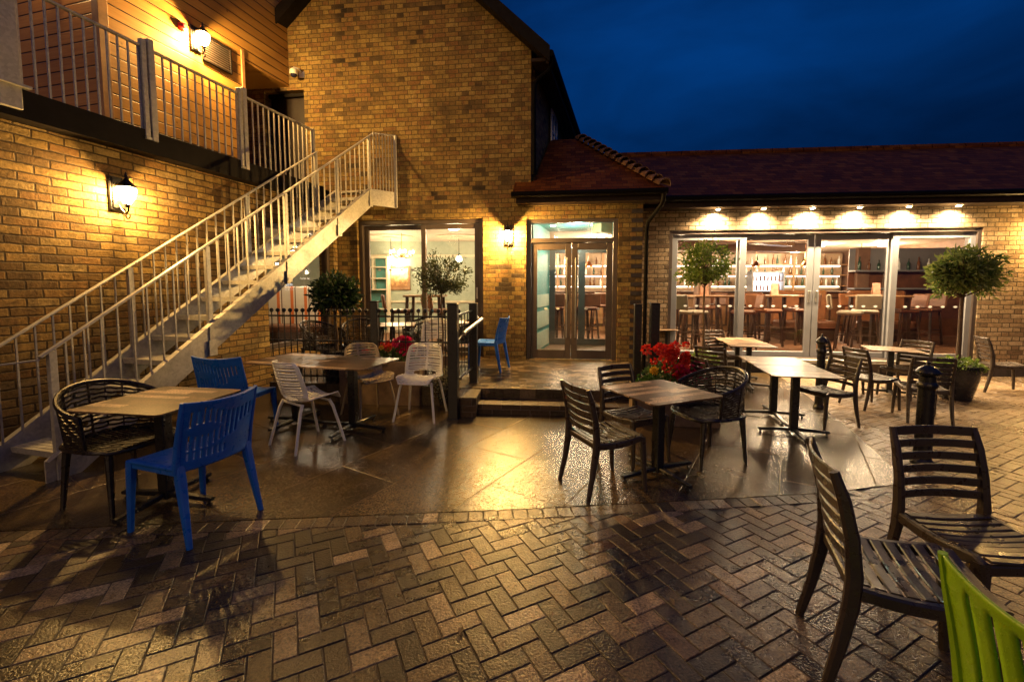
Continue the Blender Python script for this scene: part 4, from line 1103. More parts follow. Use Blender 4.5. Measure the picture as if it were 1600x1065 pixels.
place('tub', make_tub_chair, -2.76, 3.04, -16, 'black woven tub chair at the table below the staircase', 'chair', BG)
place('tub', make_tub_chair, 1.70, 3.76, 196, 'black woven tub chair right of the lone wet table', 'chair', BG, .96)
WG = 'perforated shell chairs'
place('white', lambda: make_shell_chair(M['white_plastic']), -1.96, 4.14, 54, 'white perforated shell chair seen from behind, pushed under the pair of tables', 'chair', WG)
place('white', None, -1.05, 5.00, -98, 'white perforated shell chair facing the viewer at the right end of the tables', 'chair', WG)
place('beige', lambda: make_shell_chair(M['beige_plastic']), -1.66, 5.06, -45, 'beige shell chair behind the pair of tables, in front of the trough', 'chair', WG)
place('blue', lambda: make_mono_chair(M['blue_plastic'], 'blue_chair', False), -2.04, 2.74, 161, 'blue plastic chair in front, its slotted back to the viewer', 'chair', 'blue plastic chairs')
place('blue', None, -2.73, 4.36, 85, 'blue plastic chair at the foot of the staircase, left of the white chair', 'chair', 'blue plastic chairs')
place('blue', None, -.37, 6.66, 164, 'blue plastic chair alone on the raised terrace by the brick wall', 'chair', 'blue plastic chairs', .95, TZ)
place('green', lambda: make_mono_chair(M['green_plastic'], 'green_chair', True), 1.36, .84, 0, 'lime green slotted chair back at the bottom right corner', 'chair', None, .955)
# terrace furniture behind the fence
place('white', None, -1.15, 6.35, -100, 'white shell chair on the terrace behind the iron fence', 'chair', WG, .95, TZ)
dk = 'black tub chairs on the terrace'
place('tub', None, -2.15, 6.35, -60, 'black woven tub chair behind the fence under the dark leafy plant', 'chair', dk, .95, TZ)
place('tub', None, -2.62, 6.10, -20, 'black woven tub chair behind the fence, nearest to the staircase', 'chair', dk, .95, TZ)
place('tub', None, -1.60, 6.95, 200, 'black woven tub chair on the terrace between the two terrace tables', 'chair', dk, .95, TZ)
place('tub', None, -.80, 6.85, 190, 'black woven tub chair on the terrace just behind the gate posts', 'chair', dk, .95, TZ)
for x, y, lb in ((-1.78,6.55,'terrace table behind the left part of the iron fence'), (-.98,6.95,'terrace table behind the right part of the iron fence')):
    place('table', make_table, x, y, 100, lb, 'table', 'square patio tables', .95, TZ)

# ------------------------------------------------------------------ plants
def leafmat(name, a, b_, rough=.4):
    m, nt, b = newmat(name); k = N(nt)
    g_ = k.n('ShaderNodeNewGeometry'); tc = k.n('ShaderNodeTexCoord').outputs['Object']
    f = k.m('ADD', k.m('MULTIPLY', g_.outputs['Random Per Island'], .7), k.m('MULTIPLY', k.noise(tc, 5, 3), .4))
    k.link(k.ramp(f, [(.15, a), (.9, b_)]), b.inputs['Base Color']); b.inputs['Roughness'].default_value = rough
    tr = k.n('ShaderNodeBsdfTranslucent'); k.link(b.inputs['Base Color'].links[0].from_socket, tr.inputs[0]); ms = k.n('ShaderNodeMixShader'); ms.inputs[0].default_value = .35
    k.link(b.outputs[0], ms.inputs[1]); k.link(tr.outputs[0], ms.inputs[2]); k.link(ms.outputs[0], nt.nodes['Material Output'].inputs[0])
    return m
M['bay'] = leafmat('bay_leaf', (.05,.11,.018), (.26,.36,.06), .3); M['bay_dark'] = leafmat('dark_leaf', (.008,.022,.008), (.03,.06,.018))
M['bay_warm'] = leafmat('photinia_leaf', (.06,.13,.02), (.32,.36,.10), .28); M['olive_leaf'] = leafmat('olive_leaf', (.03,.045,.015), (.10,.11,.04), .5)
M['geranium'] = leafmat('geranium_leaf', (.02,.06,.012), (.08,.16,.03)); M['cover'] = leafmat('ground_cover', (.06,.12,.015), (.22,.30,.05))
M['redp'] = leafmat('red_petal', (.45,.006,.012), (.75,.05,.02), .5); M['magp'] = leafmat('magenta_petal', (.38,.004,.06), (.6,.01,.11), .5); M['yelp'] = leafmat('yellow_petal', (.6,.35,.02), (.75,.5,.05), .5)
M['silver'] = leafmat('silver_leaf', (.16,.16,.10), (.38,.36,.24), .6)
M['bark'] = pbr('bark', (.10,.06,.035), .8, var=.4, scale=25, bump=.004); M['soil'] = pbr('soil', (.02,.014,.01), .9, var=.4, scale=30, bump=.01)
def leaf(mb, p, d, L, Wd, rnd):
    d = d.normalized(); up = Vector((rnd.uniform(-1,1), rnd.uniform(-1,1), rnd.uniform(-.2,1.2)))
    sx = d.cross(up)
    if sx.length < 1e-3: return
    sx.normalize(); n_ = sx.cross(d)
    mb.add([p, p + d*L*.45 + sx*Wd/2 + n_*Wd*.18, p + d*L - n_*L*.12, p + d*L*.45 - sx*Wd/2 + n_*Wd*.18], [(0,1,2),(0,2,3)])
def tree(name, loc, label, trunk_h, crown_c, rx, rz_, ntw, nlv, L, Wd, lm, group=None, seed=1, tr=.016, lean=0, spike=0.0):
    rnd = random.Random(seed); t = empty(name, loc, 0, label, 'tree', group)
    w = MB(); cc = Vector((lean, 0, crown_c))
    w.tube([(0,0,0),(lean*.3+.01,.005,trunk_h*.4),(lean*.8-.008,-.004,trunk_h*.8),(lean,0,trunk_h)], [tr*1.15,tr,tr*.9,tr*.85], 9)
    br = []
    for q in range(ntw):
        while True:
            d = Vector((rnd.gauss(0,1), rnd.gauss(0,1), rnd.gauss(0,1)))
            if d.length > .1: break
        d.normalize()
        if d.z < -.75: d.z *= .4
        r = rnd.uniform(.45, 1.0)**.6 * (1 + rnd.uniform(-.12,.14)) + (spike if rnd.random() < .12 else 0)
        e = cc + Vector((d.x*rx*r, d.y*rx*r, d.z*rz_*r)); br.append((e, d))
        s = Vector((lean, 0, trunk_h + (crown_c-trunk_h)*rnd.uniform(-.1,.9)))
        mdl = (s+e)/2 + Vector((rnd.uniform(-.03,.03), rnd.uniform(-.03,.03), rnd.uniform(-.02,.04)))
        w.tube([s, mdl, e], [tr*.45, tr*.28, tr*.12], 5)
    w.build('trunk', M['bark'], t)
    w = MB()
    for e, d in br:
        for q in range(nlv):
            o = Vector((rnd.gauss(0,1), rnd.gauss(0,1), rnd.gauss(0,1)))*.052*(rx/.4)
            dd = (d*.7 + Vector((rnd.gauss(0,.6), rnd.gauss(0,.6), rnd.gauss(0.1,.6))))
            leaf(w, e + o - d*rnd.uniform(0,.06), dd, L*rnd.uniform(.6,1.25), Wd*rnd.uniform(.7,1.2), rnd)
    w.build('crown', lm, t, smooth=0, normals=False)
    return t
def pot(name, loc, label, r, h, mat, cat='planter'):
    t = empty(name, loc, 0, label, cat)
    w = MB(); w.lathe([(0,0),(r*.66,0),(r*.70,.02),(r*.92,h*.6),(r,h-.05),(r*1.05,h-.045),(r*1.05,h),(r*.93,h),(r*.91,h-.03),(0,h-.03)], 26); w.build('bowl', mat, t)
    w = MB(); w.lathe([(0,0),(r*.9,0),(r*.5,.02),(0,.025)], 18, (0,0,h-.028)); w.build('soil', M['soil'], t)
    return t
def tuft(name, loc, label, rx, ry, h, n_, L, Wd, lm, cat='plant', blooms=(), trail=0.0, seed=3):
    rnd = random.Random(seed); t = empty(name, loc, 0, label, cat); w = MB()
    for q in range(n_):
        a = rnd.uniform(0, 2*math.pi); r = math.sqrt(rnd.random()); z = h*(1-r*r*.7)*rnd.uniform(.15,1) - (trail*rnd.random() if trail and r > .75 else 0)
        p = Vector((rx*r*math.cos(a), ry*r*math.sin(a), z)); d = Vector((math.cos(a)*r+rnd.gauss(0,.5), math.sin(a)*r+rnd.gauss(0,.5), rnd.uniform(-.2,1.0)))
        leaf(w, p, d, L*rnd.uniform(.6,1.2), Wd*rnd.uniform(.7,1.2), rnd)
    for q in range(max(6, n_//60)):
        a = rnd.uniform(0, 2*math.pi); r = rnd.random()*.8; w.tube([(0,0,-.02),(rx*r*math.cos(a)*.6,ry*r*math.sin(a)*.6,h*.4),(rx*r*math.cos(a),ry*r*math.sin(a),h*.8*(1-r*r*.6))], .003, 5)
    w.build('foliage', lm, t, smooth=0, normals=False)
    for bm_, cx, cy, sx_, sy_, z0, z1, nc, cr in blooms:
        w = MB()
        for q in range(nc):
            c = Vector((cx + rnd.uniform(-sx_,sx_), cy + rnd.uniform(-sy_,sy_), rnd.uniform(z0,z1))); rr = cr*rnd.uniform(.7,1.2)
            for i in range(34):
                d = Vector((rnd.gauss(0,1), rnd.gauss(0,1), rnd.gauss(.3,1))).normalized(); p = c + d*rr*.55
                leaf(w, p, d + Vector((rnd.gauss(0,.5), rnd.gauss(0,.5), rnd.gauss(0,.5))), rr*.75, rr*.7, rnd)
        w.build('blossom', bm_, t, smooth=0, normals=False)
    return t
M['trough'] = pbr('stone_trough', (.20,.13,.075), .6, var=.3, scale=10, bump=.004); M['pot_dark'] = pbr('glazed_pot', (.02,.02,.024), .25, var=.3)
def trough(loc, rz, L, D_, h, label):
    t = empty('planter_trough', loc, rz, label, 'planter')
    w = MB(); th = .03
    w.box((-L/2,-D_/2,0),(L/2,-D_/2+th,h), .006); w.box((-L/2,D_/2-th,0),(L/2,D_/2,h), .006); w.box((-L/2,-D_/2+th,0),(-L/2+th,D_/2-th,h)); w.box((L/2-th,-D_/2+th,0),(L/2,D_/2-th,h)); w.build('box', M['trough'], t, smooth=0)
    w = MB(); w.box((-L/2+th,-D_/2+th,h-.08),(L/2-th,D_/2-th,h-.05)); w.build('soil', M['soil'], t, smooth=0)
    return t
q = gz(600,634); trough((q.x-.05,q.y+.2,0), R(-6), 1.05, .34, .56, 'stone coloured trough of pink and red flowers below the iron fence')
tuft('flowering_plant', (q.x-.04,q.y+.2,.53), 'red and magenta flowers with green leaves in the left trough', .46, .17, .22, 900, .055, .035, M['geranium'], 'flowers',
     ((M['magp'], .26, -.04, .11, .09, .14, .30, 16, .055), (M['redp'], -.08, -.03, .16, .09, .13, .24, 10, .042), (M['yelp'], .05, -.05, .1, .05, .16, .22, 3, .035)), .1, 5)
q = gz(697,640); tuft('trailing_plant', (q.x-.03,q.y+.22,.28), 'pale trailing foliage hanging beside the tall gate post', .17, .14, .24, 620, .035, .018, M['silver'], 'plant', (), .28, 6)
q2 = gz(697,640); pot('plant_pot', (q2.x-.03,q2.y+.22,0), 'dark pot under the pale trailing foliage', .13, .28, M['pot_dark'])
q = gz(1062,668); trough((q.x,q.y+.22,0), R(-8), .9, .38, .40, 'stone coloured trough of red flowers behind the lone wet table')
tuft('flowering_plant', (q.x,q.y+.2,.36), 'large mass of red flowers with a single yellow bloom beside the black post', .40, .2, .40, 1100, .06, .04, M['geranium'], 'flowers',
     ((M['redp'], -.10, -.04, .24, .14, .22, .50, 26, .055), (M['magp'], .14, -.10, .2, .1, .12, .30, 20, .055), (M['yelp'], -.26, -.12, .02, .02, .20, .24, 2, .04)), .06, 8)
# standard trees
b = gz(1096,604); bz = b.y
cz = atY(1100,418,bz).z; rxx = 43/F*bz
pot('plant_pot', (b.x,b.y,0), 'dark pot of the small bay tree left of the sliding doors', .19, .42, M['pot_dark'])
tree('bay_tree', (b.x,b.y,.38), 'small lollipop bay tree in front of the left sliding door', cz-.38-.28, cz-.38, rxx*.88, rxx*.95, 95, 26, .062, .026, M['bay'], None, 11, .015, 0, .25)
tuft('ground_cover_plant', (b.x,b.y-.02,.40), 'low green foliage in the pot of the small bay tree', .21, .20, .14, 420, .05, .03, M['cover'], 'plant', (), .1, 12)
b = gz(1492,622); bz = b.y; cz = atY(1492,428,bz).z; rxx = 66/F*bz
pot('plant_pot', (b.x,b.y,0), 'round dark pot of the large glossy tree by the right brick pier', .24, .46, M['pot_dark'])
tree('photinia_tree', (b.x,b.y,.42), 'large glossy standard tree in front of the right sliding door', cz-.42-.30, cz-.42, rxx*.60, rxx*.58, 120, 26, .085, .036, M['bay_warm'], None, 21, .026, .0, .22)
tuft('ground_cover_plant', (b.x,b.y,.43), 'low pale green foliage in the pot of the large glossy tree', .27, .25, .13, 520, .05, .03, M['cover'], 'plant', (), .08, 22)
bz = 5.95; c = atY(690,436,bz); rxx = 38/F*bz
pot('plant_pot', (c.x,bz,TZ), 'plain pot of the slim tree on the terrace behind the fence', .17, .34, M['trough'])
tree('olive_tree', (c.x,bz,TZ+.30), 'slim lollipop tree on the terrace in front of the lit window', c.z-TZ-.30-.2, c.z-TZ-.30, rxx, rxx*.95, 95, 26, .05, .018, M['olive_leaf'], None, 31, .012, 0, .2)
bz = 5.9; c = atY(524,462,bz); rxx = 33/F*bz
pot('plant_pot', (c.x,bz,TZ), 'dark pot of the broad leaved shrub on the terrace', .2, .40, M['pot_dark'])
tree('holly_tree', (c.x,bz,TZ+.36), 'dark broad leaved shrub on the terrace between the staircase and the window', c.z-TZ-.36-.2, c.z-TZ-.36, rxx, rxx*.92, 100, 24, .085, .042, M['bay_dark'], None, 41, .016, 0, .3)
# ------------------------------------------------------------------ inside the pub
M['floor_wood'] = boardmat('floor_wood', (.10,.045,.02), (.22,.10,.045), .12, 'XY')
M['ceil'] = pbr('ceiling_paint', (.62,.53,.42), .7, var=.08); M['cream'] = pbr('cream_paint', (.62,.55,.40), .6, var=.08)
M['sage'] = pbr('sage_paint', (.36,.42,.33), .6, var=.1); M['teal'] = pbr('teal_paint', (.06,.24,.21), .55, var=.1); M['brownwall'] = pbr('brown_paint', (.20,.11,.065), .6, var=.2)
M['oak'] = pbr('oak', (.26,.14,.06), .45, var=.3); M['darkwood'] = pbr('darkwood', (.06,.03,.016), .4, var=.4)
M['tan'] = pbr('tan_leather', (.20,.075,.025), .45, var=.25); M['stone'] = pbr('pale_leather', (.34,.28,.19), .5, var=.1); M['choc'] = pbr('brown_leather', (.13,.05,.022), .4, var=.3)
fl = [(-8,4.9),(-4.42,4.9),(-3.62,7.9),(-3.4,8.36),(.34,7.86),(2.15,7.62),(2.3,8.0),(12,7.1),(12,16.5),(-8,16.5)]
fl_ = [(-8,4.9),(-4.42,4.9),(-3.45,8.4),(.34,7.92),(1.8,7.72),(2.35,8.15),(12,7.25),(12,16.5),(-8,16.5)]
w = MB(); w.prism([(x,y,.20) for x, y in fl_], (0,0,.046)); tag(w.build('floor', M['floor_wood'], smooth=0), kind='structure')
w = MB(); w.prism([(x,y,2.72) for x, y in fl_], (0,0,.06)); tag(w.build('ceiling', M['ceil'], smooth=0), kind='structure')
w = MB(); w.box((-8,15.9,.246),(12,16.1,2.719)); w.box((-8.1,4.7,.246),(-8,15.89,2.719)); w.box((11.8,7.4,.246),(12,15.89,2.719)); w.box((-7.99,4.7,.246),(-4.5,4.85,2.719)); tag(w.build('back_wall', M['brownwall'], smooth=0), kind='structure')
w = MB(); w.box((-7.9,12.2,.246),(-.3,12.4,2.719)); w.box((-.29,12.2,2.3),(1.2,12.35,2.719)); tag(w.build('partition_wall', M['sage'], smooth=0), kind='structure')
w = MB(); w.box((-7.9,12.18,2.30),(-.3,12.199,2.36)); w.box((-7.9,12.16,1.05),(-.3,12.199,1.10)); w.box((-7.9,12.175,.246),(-.3,12.199,.45)); tag(w.build('partition_trim', M['cream'], smooth=0), kind='structure')
for q, (x, y, a) in enumerate(((4.2,9.6,28),(7.2,9.4,-24),(6.0,12.4,12))):
    b_ = MB(); b_.box((-3.0,-.13,2.48),(3.0,.13,2.718)); o = b_.build('ceiling_beam', M['brownwall'] if q else M['oak'], smooth=0); o.location = (x,y,0); o.rotation_euler.z = R(a); tag(o, kind='structure')
for lb, x in (('brown square column left of centre inside the sliding doors', 4.9), ('brown square column behind the right sliding door', 8.9)):
    b_ = MB(); b_.box((-.16,-.16,.247),(.16,.16,2.47), .01); o = b_.build('column', M['brownwall'], smooth=0); o.location = (x,11.4,0); tag(o, lb, 'column')
# lobby
w = MB(); w.prism([(.34,.31,.246),(.28,.31,.246),(.28+D[0]*1.6,1.9,.246),(.34+D[0]*1.6,1.9,.246)], (0,0,2.40)); w.prism([(1.70,.31,.246),(1.76,.31,.246),(1.76+D[0]*1.6,1.9,.246),(1.70+D[0]*1.6,1.9,.246)], (0,0,2.40)); w.box((.25,.31,2.647),(2.1,1.9,2.67))
w.build('lobby_wall', M['teal'], GR, smooth=0)
w = MB()
for z0, z1 in ((.30,.62),(.70,1.02),(1.10,1.34)): w.prism([(.348,.36,z0),(.348+D[0]*1.45,1.8,z0),(.348+D[0]*1.45,1.8,z1),(.348,.36,z1)], (.012,0,0))
w.build('lobby_panelling', M['cream'], GR, smooth=0)
w = MB(); u0_, u1_ = .56, 1.92
for a, b in ((u0_,u0_+.12),((u0_+u1_)/2-.07,(u0_+u1_)/2+.07),(u1_-.12,u1_)): w.box((a,1.92,.25),(b,1.98,2.2))
w.box((u0_,1.92,2.2),(u1_,1.98,2.30)); w.box((u0_+.12,1.925,.25),(u1_-.12,1.975,.38)) ; w.build('inner_door_frame', M['bronze'], GR, smooth=0)
w = MB(); w.box((u0_,1.93,2.305),(u1_,1.95,2.64)); w.build('inner_transom', M['glass'], GR, smooth=0)
w = MB(); w.box((.34,.32,.2465),(1.70,.75,.252)); w.build('entrance_mat', pbr('grey_mat', (.16,.17,.17), .8), GR, smooth=0)
w = MB(); w.lathe([(0,0),(.05,0),(.05,-.02),(.02,-.04),(0,-.04)], 16, (1.02,.5,2.646)); w.build('sensor', M['steel'], GR)
w = MB(); w.box((1.0,.35,2.60),(1.30,.40,2.646)); w.build('exit_lamp', emit('exit_lamp', (.3,1,.75), 4), GR, smooth=0)
gp_ = lambda u, y, z: Matrix.Translation((0,G0,0)) @ Matrix.Rotation(GA,4,'Z') @ Vector((u,y,z))
point('exit_light', gp_(1.15,.55,2.5), 8, (.35,1,.8), .05)
for u in (.66, 1.42):
    w = MB(); w.lathe([(0,0),(.04,0),(.04,-.008),(0,-.008)], 12, (u,.95,2.646)); w.build('lobby_downlight', M['downlight'], GR)
point('lobby_light', gp_(1.05,1.0,2.35), 9, (.9,1,.85), .08)

# ceiling lights
CL = 'round ceiling lamps inside the pub'
cls = [((3.45,9.1),'round ceiling lamp behind the left end of the sliding doors'),((5.6,9.0),'round ceiling lamp nearest behind the middle sliding doors'),((8.25,13.0),'round ceiling lamp deep behind the middle sliding doors'),((9.0,13.0),'round ceiling lamp right of another deep behind the middle doors'),((10.8,13.0),'round ceiling lamp left of the right door stile'),((7.4,8.9),'round ceiling lamp just behind the right sliding door'),((2.2,11.0),'round ceiling lamp seen through the entrance doors'),((-3.6,9.4),'round ceiling lamp behind the left pane of the big window'),((-1.2,9.2),'round ceiling lamp behind the right pane of the big window'),((4.6,13.6),'round ceiling lamp over the bar'),((1.4,13.6),'round ceiling lamp at the left end of the bar')]
pr = None
for (x, y), lb in cls:
    if pr is None:
        pr = empty('ceiling_lamp'); w = MB(); w.lathe([(0,0),(.13,0),(.14,-.02),(.12,-.03),(0,-.03)], 20); w.build('rim', M['steel'], pr); w = MB(); w.lathe([(0,-.031),(.11,-.031),(.10,-.06),(0,-.075)], 20); w.build('diffuser', M['ceiling_lamp'], pr); o = pr
    else: o = copy_tree(pr)
    o.location = (x, y, 2.719); tag(o, lb, 'lamp', CL)
    point('room_light', (x, y, 2.45), ROOM_W*(.24 if x < 0 else 1.1), (1,.74,.44), .12)
# pendants
pr = None
for x, lb in ((-2.99,'pendant bulb under a ceiling rose beside the picture'),(-1.31,'pendant bulb under a ceiling rose right of the slim tree')):
    if pr is None:
        pr = empty('pendant_lamp'); w = MB(); w.lathe([(.0,2.719),(.55,2.719),(.56,2.70),(.42,2.69),(.40,2.70),(.2,2.70),(.18,2.68),(.05,2.67),(0,2.67)], 28); w.build('ceiling_rose', M['cream'], pr)
        w = MB(); w.tube([(0,0,2.68),(0,0,2.28)], .008, 6); w.lathe([(0,2.30),(.03,2.29),(.03,2.24),(0,2.24)], 10); w.build('cord', M['black'], pr)
        w = MB(); w.lathe([(0,2.10),(.05,2.12),(.07,2.16),(.05,2.21),(.025,2.24),(0,2.24)], 14); w.build('bulb', M['pendant_bulb'], pr); o = pr
    else: o = copy_tree(pr)
    o.location = (x, 11.0, 0); tag(o, lb, 'lamp', 'pendant lamps behind the big window'); point('pendant_light', (x, 11.0, 2.02), 9, (1,.72,.4), .05)
# chandelier
t = empty('chandelier', (-2.55,10.3,0), 0, 'brass chandelier with small bulbs behind the left pane of the big window', 'chandelier')
w = MB(); w.tube([(0,0,2.72),(0,0,2.2)], .01, 6); w.lathe([(0,2.15),(.04,2.17),(.05,2.22),(.02,2.28),(0,2.28)], 12)
for q in range(6):
    a = q*math.pi/3; c, s = math.cos(a), math.sin(a); w.tube([(0,0,2.2),(.12*c,.12*s,2.15),(.24*c,.24*s,2.18),(.26*c,.26*s,2.24)], .008, 6)
w.build('arms', pbr('brass', (.5,.33,.1), .3, 1.0), t)
w = MB()
for q in range(6):
    a = q*math.pi/3; w.lathe([(0,0),(.025,.02),(.02,.05),(0,.08)], 10, (.26*math.cos(a),.26*math.sin(a),2.25))
w.build('bulbs', M['pendant_bulb'], t)
# picture and cupboard
pa = atY(607,415,12.15); pb = atY(641,453,12.15)
t = empty('framed_picture', ((pa.x+pb.x)/2, 12.19, (pa.z+pb.z)/2), 0, 'framed landscape picture glowing under its lamp inside the big window', 'picture')
hw_, hh_ = (pb.x-pa.x)/2, (pa.z-pb.z)/2
w = MB(); frame_rect(w, -hw_, -hh_, hw_, hh_, .06, -.04, -.001); w.build('frame', M['oak'], t, smooth=0)
def picmat():
    m, nt, b = newmat('painting'); k = N(nt); tc = k.n('ShaderNodeTexCoord').outputs['Object']; sp = k.n('ShaderNodeSeparateXYZ'); k.link(tc, sp.inputs[0])
    k.link(k.ramp(k.m('ADD', k.m('MULTIPLY', sp.outputs[2], 1.4), k.noise(tc, 9, 4)), [(.2,(.22,.10,.03)),(.42,(.5,.28,.1)),(.55,(.65,.5,.3)),(.8,(.75,.68,.52))]), b.inputs['Base Color']); return m
w = MB(); w.box((-hw_+.06,-.02,-hh_+.06),(hw_-.06,-.01,hh_-.06)); w.build('canvas', picmat(), t, smooth=0)
w = MB(); w.tube([(-.18,-.14,hh_+.06),(.18,-.14,hh_+.06)], .02, 10); w.tube([(0,-.01,hh_+.03),(0,-.14,hh_+.06)], .008, 6); w.build('lamp', M['pendant_bulb'], t)
point('picture_light', (t.location.x, 11.98, t.location.z+hh_+.05), 5, (1,.8,.5), .04)
t = empty('shelf_cupboard', (-3.78,12.18,.247), 0, 'pale open shelved cupboard left of the framed picture', 'cupboard')
w = MB(); frame_rect(w, -.45, 0, .45, 2.05, .05, -.30, -.0)
for z in (.62,1.15,1.45,1.75): w.box((-.40,-.29,z),(.40,-.01,z+.03))
w.box((.02,-.28,1.18),(.05,-.01,2.0)); w.build('case', M['cream'], t, smooth=0)
w = MB(); w.box((-.40,-.02,.05),(.40,-.004,2.0)); w.build('back', M['teal'], t, smooth=0)
# striped booth seen under the staircase
def stripemat():
    m, nt, b = newmat('striped_cloth'); k = N(nt); tc = k.n('ShaderNodeTexCoord').outputs['Object']; sp = k.n('ShaderNodeSeparateXYZ'); k.link(tc, sp.inputs[0])
    f = k.m('FLOORED_MODULO', k.m('MULTIPLY', sp.outputs[0], 3.6), 1.0)
    k.link(k.ramp(f, [(0,(.62,.57,.46)),(.4,(.60,.16,.03)),(.62,(.62,.57,.46)),(.72,(.16,.10,.07)),(.8,(.62,.57,.46))], 'CONSTANT'), b.inputs['Base Color']); b.inputs['Roughness'].default_value = .8; return m
t = empty('striped_bench', (-4.3,9.3,.247), R(8), 'high backed bench with orange and cream stripes inside the window under the staircase', 'bench')
w = MB(); w.box((-1.0,.30,.40),(1.0,.42,1.25), .03); w.build('backrest', stripemat(), t, smooth=0)
w = MB(); w.box((-1.0,-.25,.30),(1.0,.299,.45), .03); w.build('seat', M['choc'], t, smooth=0); w = MB(); w.box((-1.0,-.22,0),(1.0,.40,.299)); w.build('base', M['darkwood'], t, smooth=0)
point('booth_light', (-4.0, 8.7, 2.35), 16, (1,.8,.52), .08)

M['tan_panel'] = pbr('tan_panel', (.33,.23,.14), .5, var=.3, scale=3)
# bar and back bar
t = empty('bar_counter', (5.4,12.6,.247), 0, 'long wooden bar counter at the back of the pub', 'bar')
w = MB(); w.box((-4.8,0,0),(5.8,.55,1.06)); w.build('front', M['oak'], t, smooth=0)
w = MB(); w.box((-4.88,-.10,1.0605),(5.88,.62,1.11), .01); w.build('top', M['darkwood'], t, smooth=0)
w = MB()
for q in range(15): frame_rect(w, -4.75+q*.7, .12, -4.15+q*.7, .95, .05, -.02, -.001)
w.build('panels', M['darkwood'], t, smooth=0)
t = empty('back_bar', (3.6,15.3,.247), 0, 'brightly lit back bar shelving full of bottles', 'shelving')
w = MB(); w.box((-3.6,.45,0),(8.1,.5,2.40)); w.build('back_panel', M['tan_panel'], t, smooth=0)
w = MB(); w.box((-3.6,-.05,0),(8.1,.449,.95)); 
for z in (1.25,1.62,1.98): w.box((-3.6,.05,z),(8.1,.449,z+.03))
for x in (-3.6,-2.05,-.5,1.05,2.6,4.15,6.1,8.0): w.box((x,.0,.951),(x+.06,.0495,2.40))
w.build('shelves', M['oak'], t, smooth=0)
w = MB()
for z in (1.25,1.62,1.98): w.box((-3.55,.40,z-.03),(8.0,.44,z-.003))
w.build('strip_light', emit('strip_light', (1.0,.86,.66), 3.2), t, smooth=0)
for x in (1.4, 3.9, 6.4, 9.2): point('bar_light', (x, 14.9, 2.45), 22, (1,.84,.62), .1)
bcol = [pbr('amber_glass', (.12,.045,.012), .1, var=.2), pbr('green_glass', (.015,.04,.02), .1, var=.2), pbr('clear_glass', (.6,.62,.6), .1, var=.1)]
bpro = []
rnd = random.Random(4)
for m_ in bcol:
    w = MB(); w.lathe([(0,0),(.036,.002),(.038,.02),(.038,.16),(.030,.19),(.014,.22),(.013,.28),(.016,.285),(.016,.30),(0,.30)], 10); bpro.append(w.build('bottle', m_)); bpro[-1]['used'] = 0
def bottle(x, y, z, lb, gpn):
    p = bpro[rnd.randrange(3)]
    if not p['used']: o = p; p['used'] = 1
    else: o = p.copy(); col.objects.link(o)
    o.location = (x,y,z); s = rnd.uniform(.85,1.1); o.scale = (s,s,s*rnd.uniform(.9,1.1)); tag(o, lb, 'bottle', gpn)
for z in (1.53,1.90,2.26):
    x = .2
    while x < 11.4:
        bottle(x, 15.48, z-.0, 'small bottle standing on the lit back bar shelves', 'bottles on the back bar'); x += rnd.uniform(.13,.30)
t = empty('gantry_shelf', (9.75,10.9,0), R(-8), 'dark overhead shelf carrying a row of bottles behind the right sliding doors', 'shelf')
w = MB(); w.box((-1.2,0,1.86),(1.6,.3,1.90)); w.box((-1.2,.28,1.9005),(1.6,.31,2.45)); w.box((-1.2,0,1.42),(1.6,.3,1.46)); w.build('shelf', M['grey_frame'], t, smooth=0)
w = MB(); w.box((-1.2,.28,.25),(1.6,.31,1.859)); w.build('panel', M['choc'], t, smooth=0)
for q in range(9): bottle(9.75-1.0+q*.22, 10.9+.15+(1.0-q*.22)*.14, 1.902, 'bottle on the dark overhead shelf behind the right sliding doors', 'bottles on the overhead shelf')

# high tables, stools, booths
def make_stool(mat):
    t = empty('bar_stool'); w = MB(); w.box((-.21,-.20,.70),(.21,.21,.78), .03); w.build('seat', mat, t, smooth=0)
    w = MB(); w.M = Matrix.Translation((0,-.20,0)) @ Matrix.Rotation(R(8),4,'X'); w.box((-.21,-.03,.80),(.21,.03,1.10), .025); w.build('backrest', mat, t, smooth=0)
    for sx in (-1,1):
        for sy in (-1,1): w = MB(); w.bar((sx*.17,sy*.16,.70),(sx*.22,sy*.21,0), .035, .035, up=(0,1,0)); w.build('leg', M['darkwood'], t, smooth=0)
    w = MB()
    for a, b in (((-.19,.19,.25),(.19,.19,.25)),((-.19,-.19,.25),(.19,-.19,.25)),((-.19,-.19,.32),(-.19,.19,.32)),((.19,-.19,.32),(.19,.19,.32))): w.bar(a, b, .022, .022)
    w.build('footrest', M['darkwood'], t, smooth=0); return t
bar_p = empty('bar_pendant'); w = MB(); w.tube([(0,0,2.719),(0,0,2.20)], .008, 6); w.lathe([(.02,2.22),(.04,2.20),(.12,2.08),(.125,2.06),(.115,2.06),(.035,2.19),(.02,2.20)], 16); w.build('shade', pbr('copper', (.35,.15,.06), .35, 1.0), bar_p)
w = MB(); w.lathe([(0,2.05),(.035,2.07),(.04,2.10),(.02,2.15),(0,2.16)], 12); w.build('bulb', M['pendant_bulb'], bar_p)
sp_ = {'t': make_stool(M['tan']), 's': make_stool(M['stone']), 'c': make_stool(M['choc'])}; used = set()
def stool(kd, x, y, a, lb):
    o = sp_[kd] if kd not in used else copy_tree(sp_[kd]); used.add(kd)
    o.location = (x,y,.247); o.rotation_euler.z = R(a-90); tag(o, lb, 'stool', 'leather bar stools inside the pub')
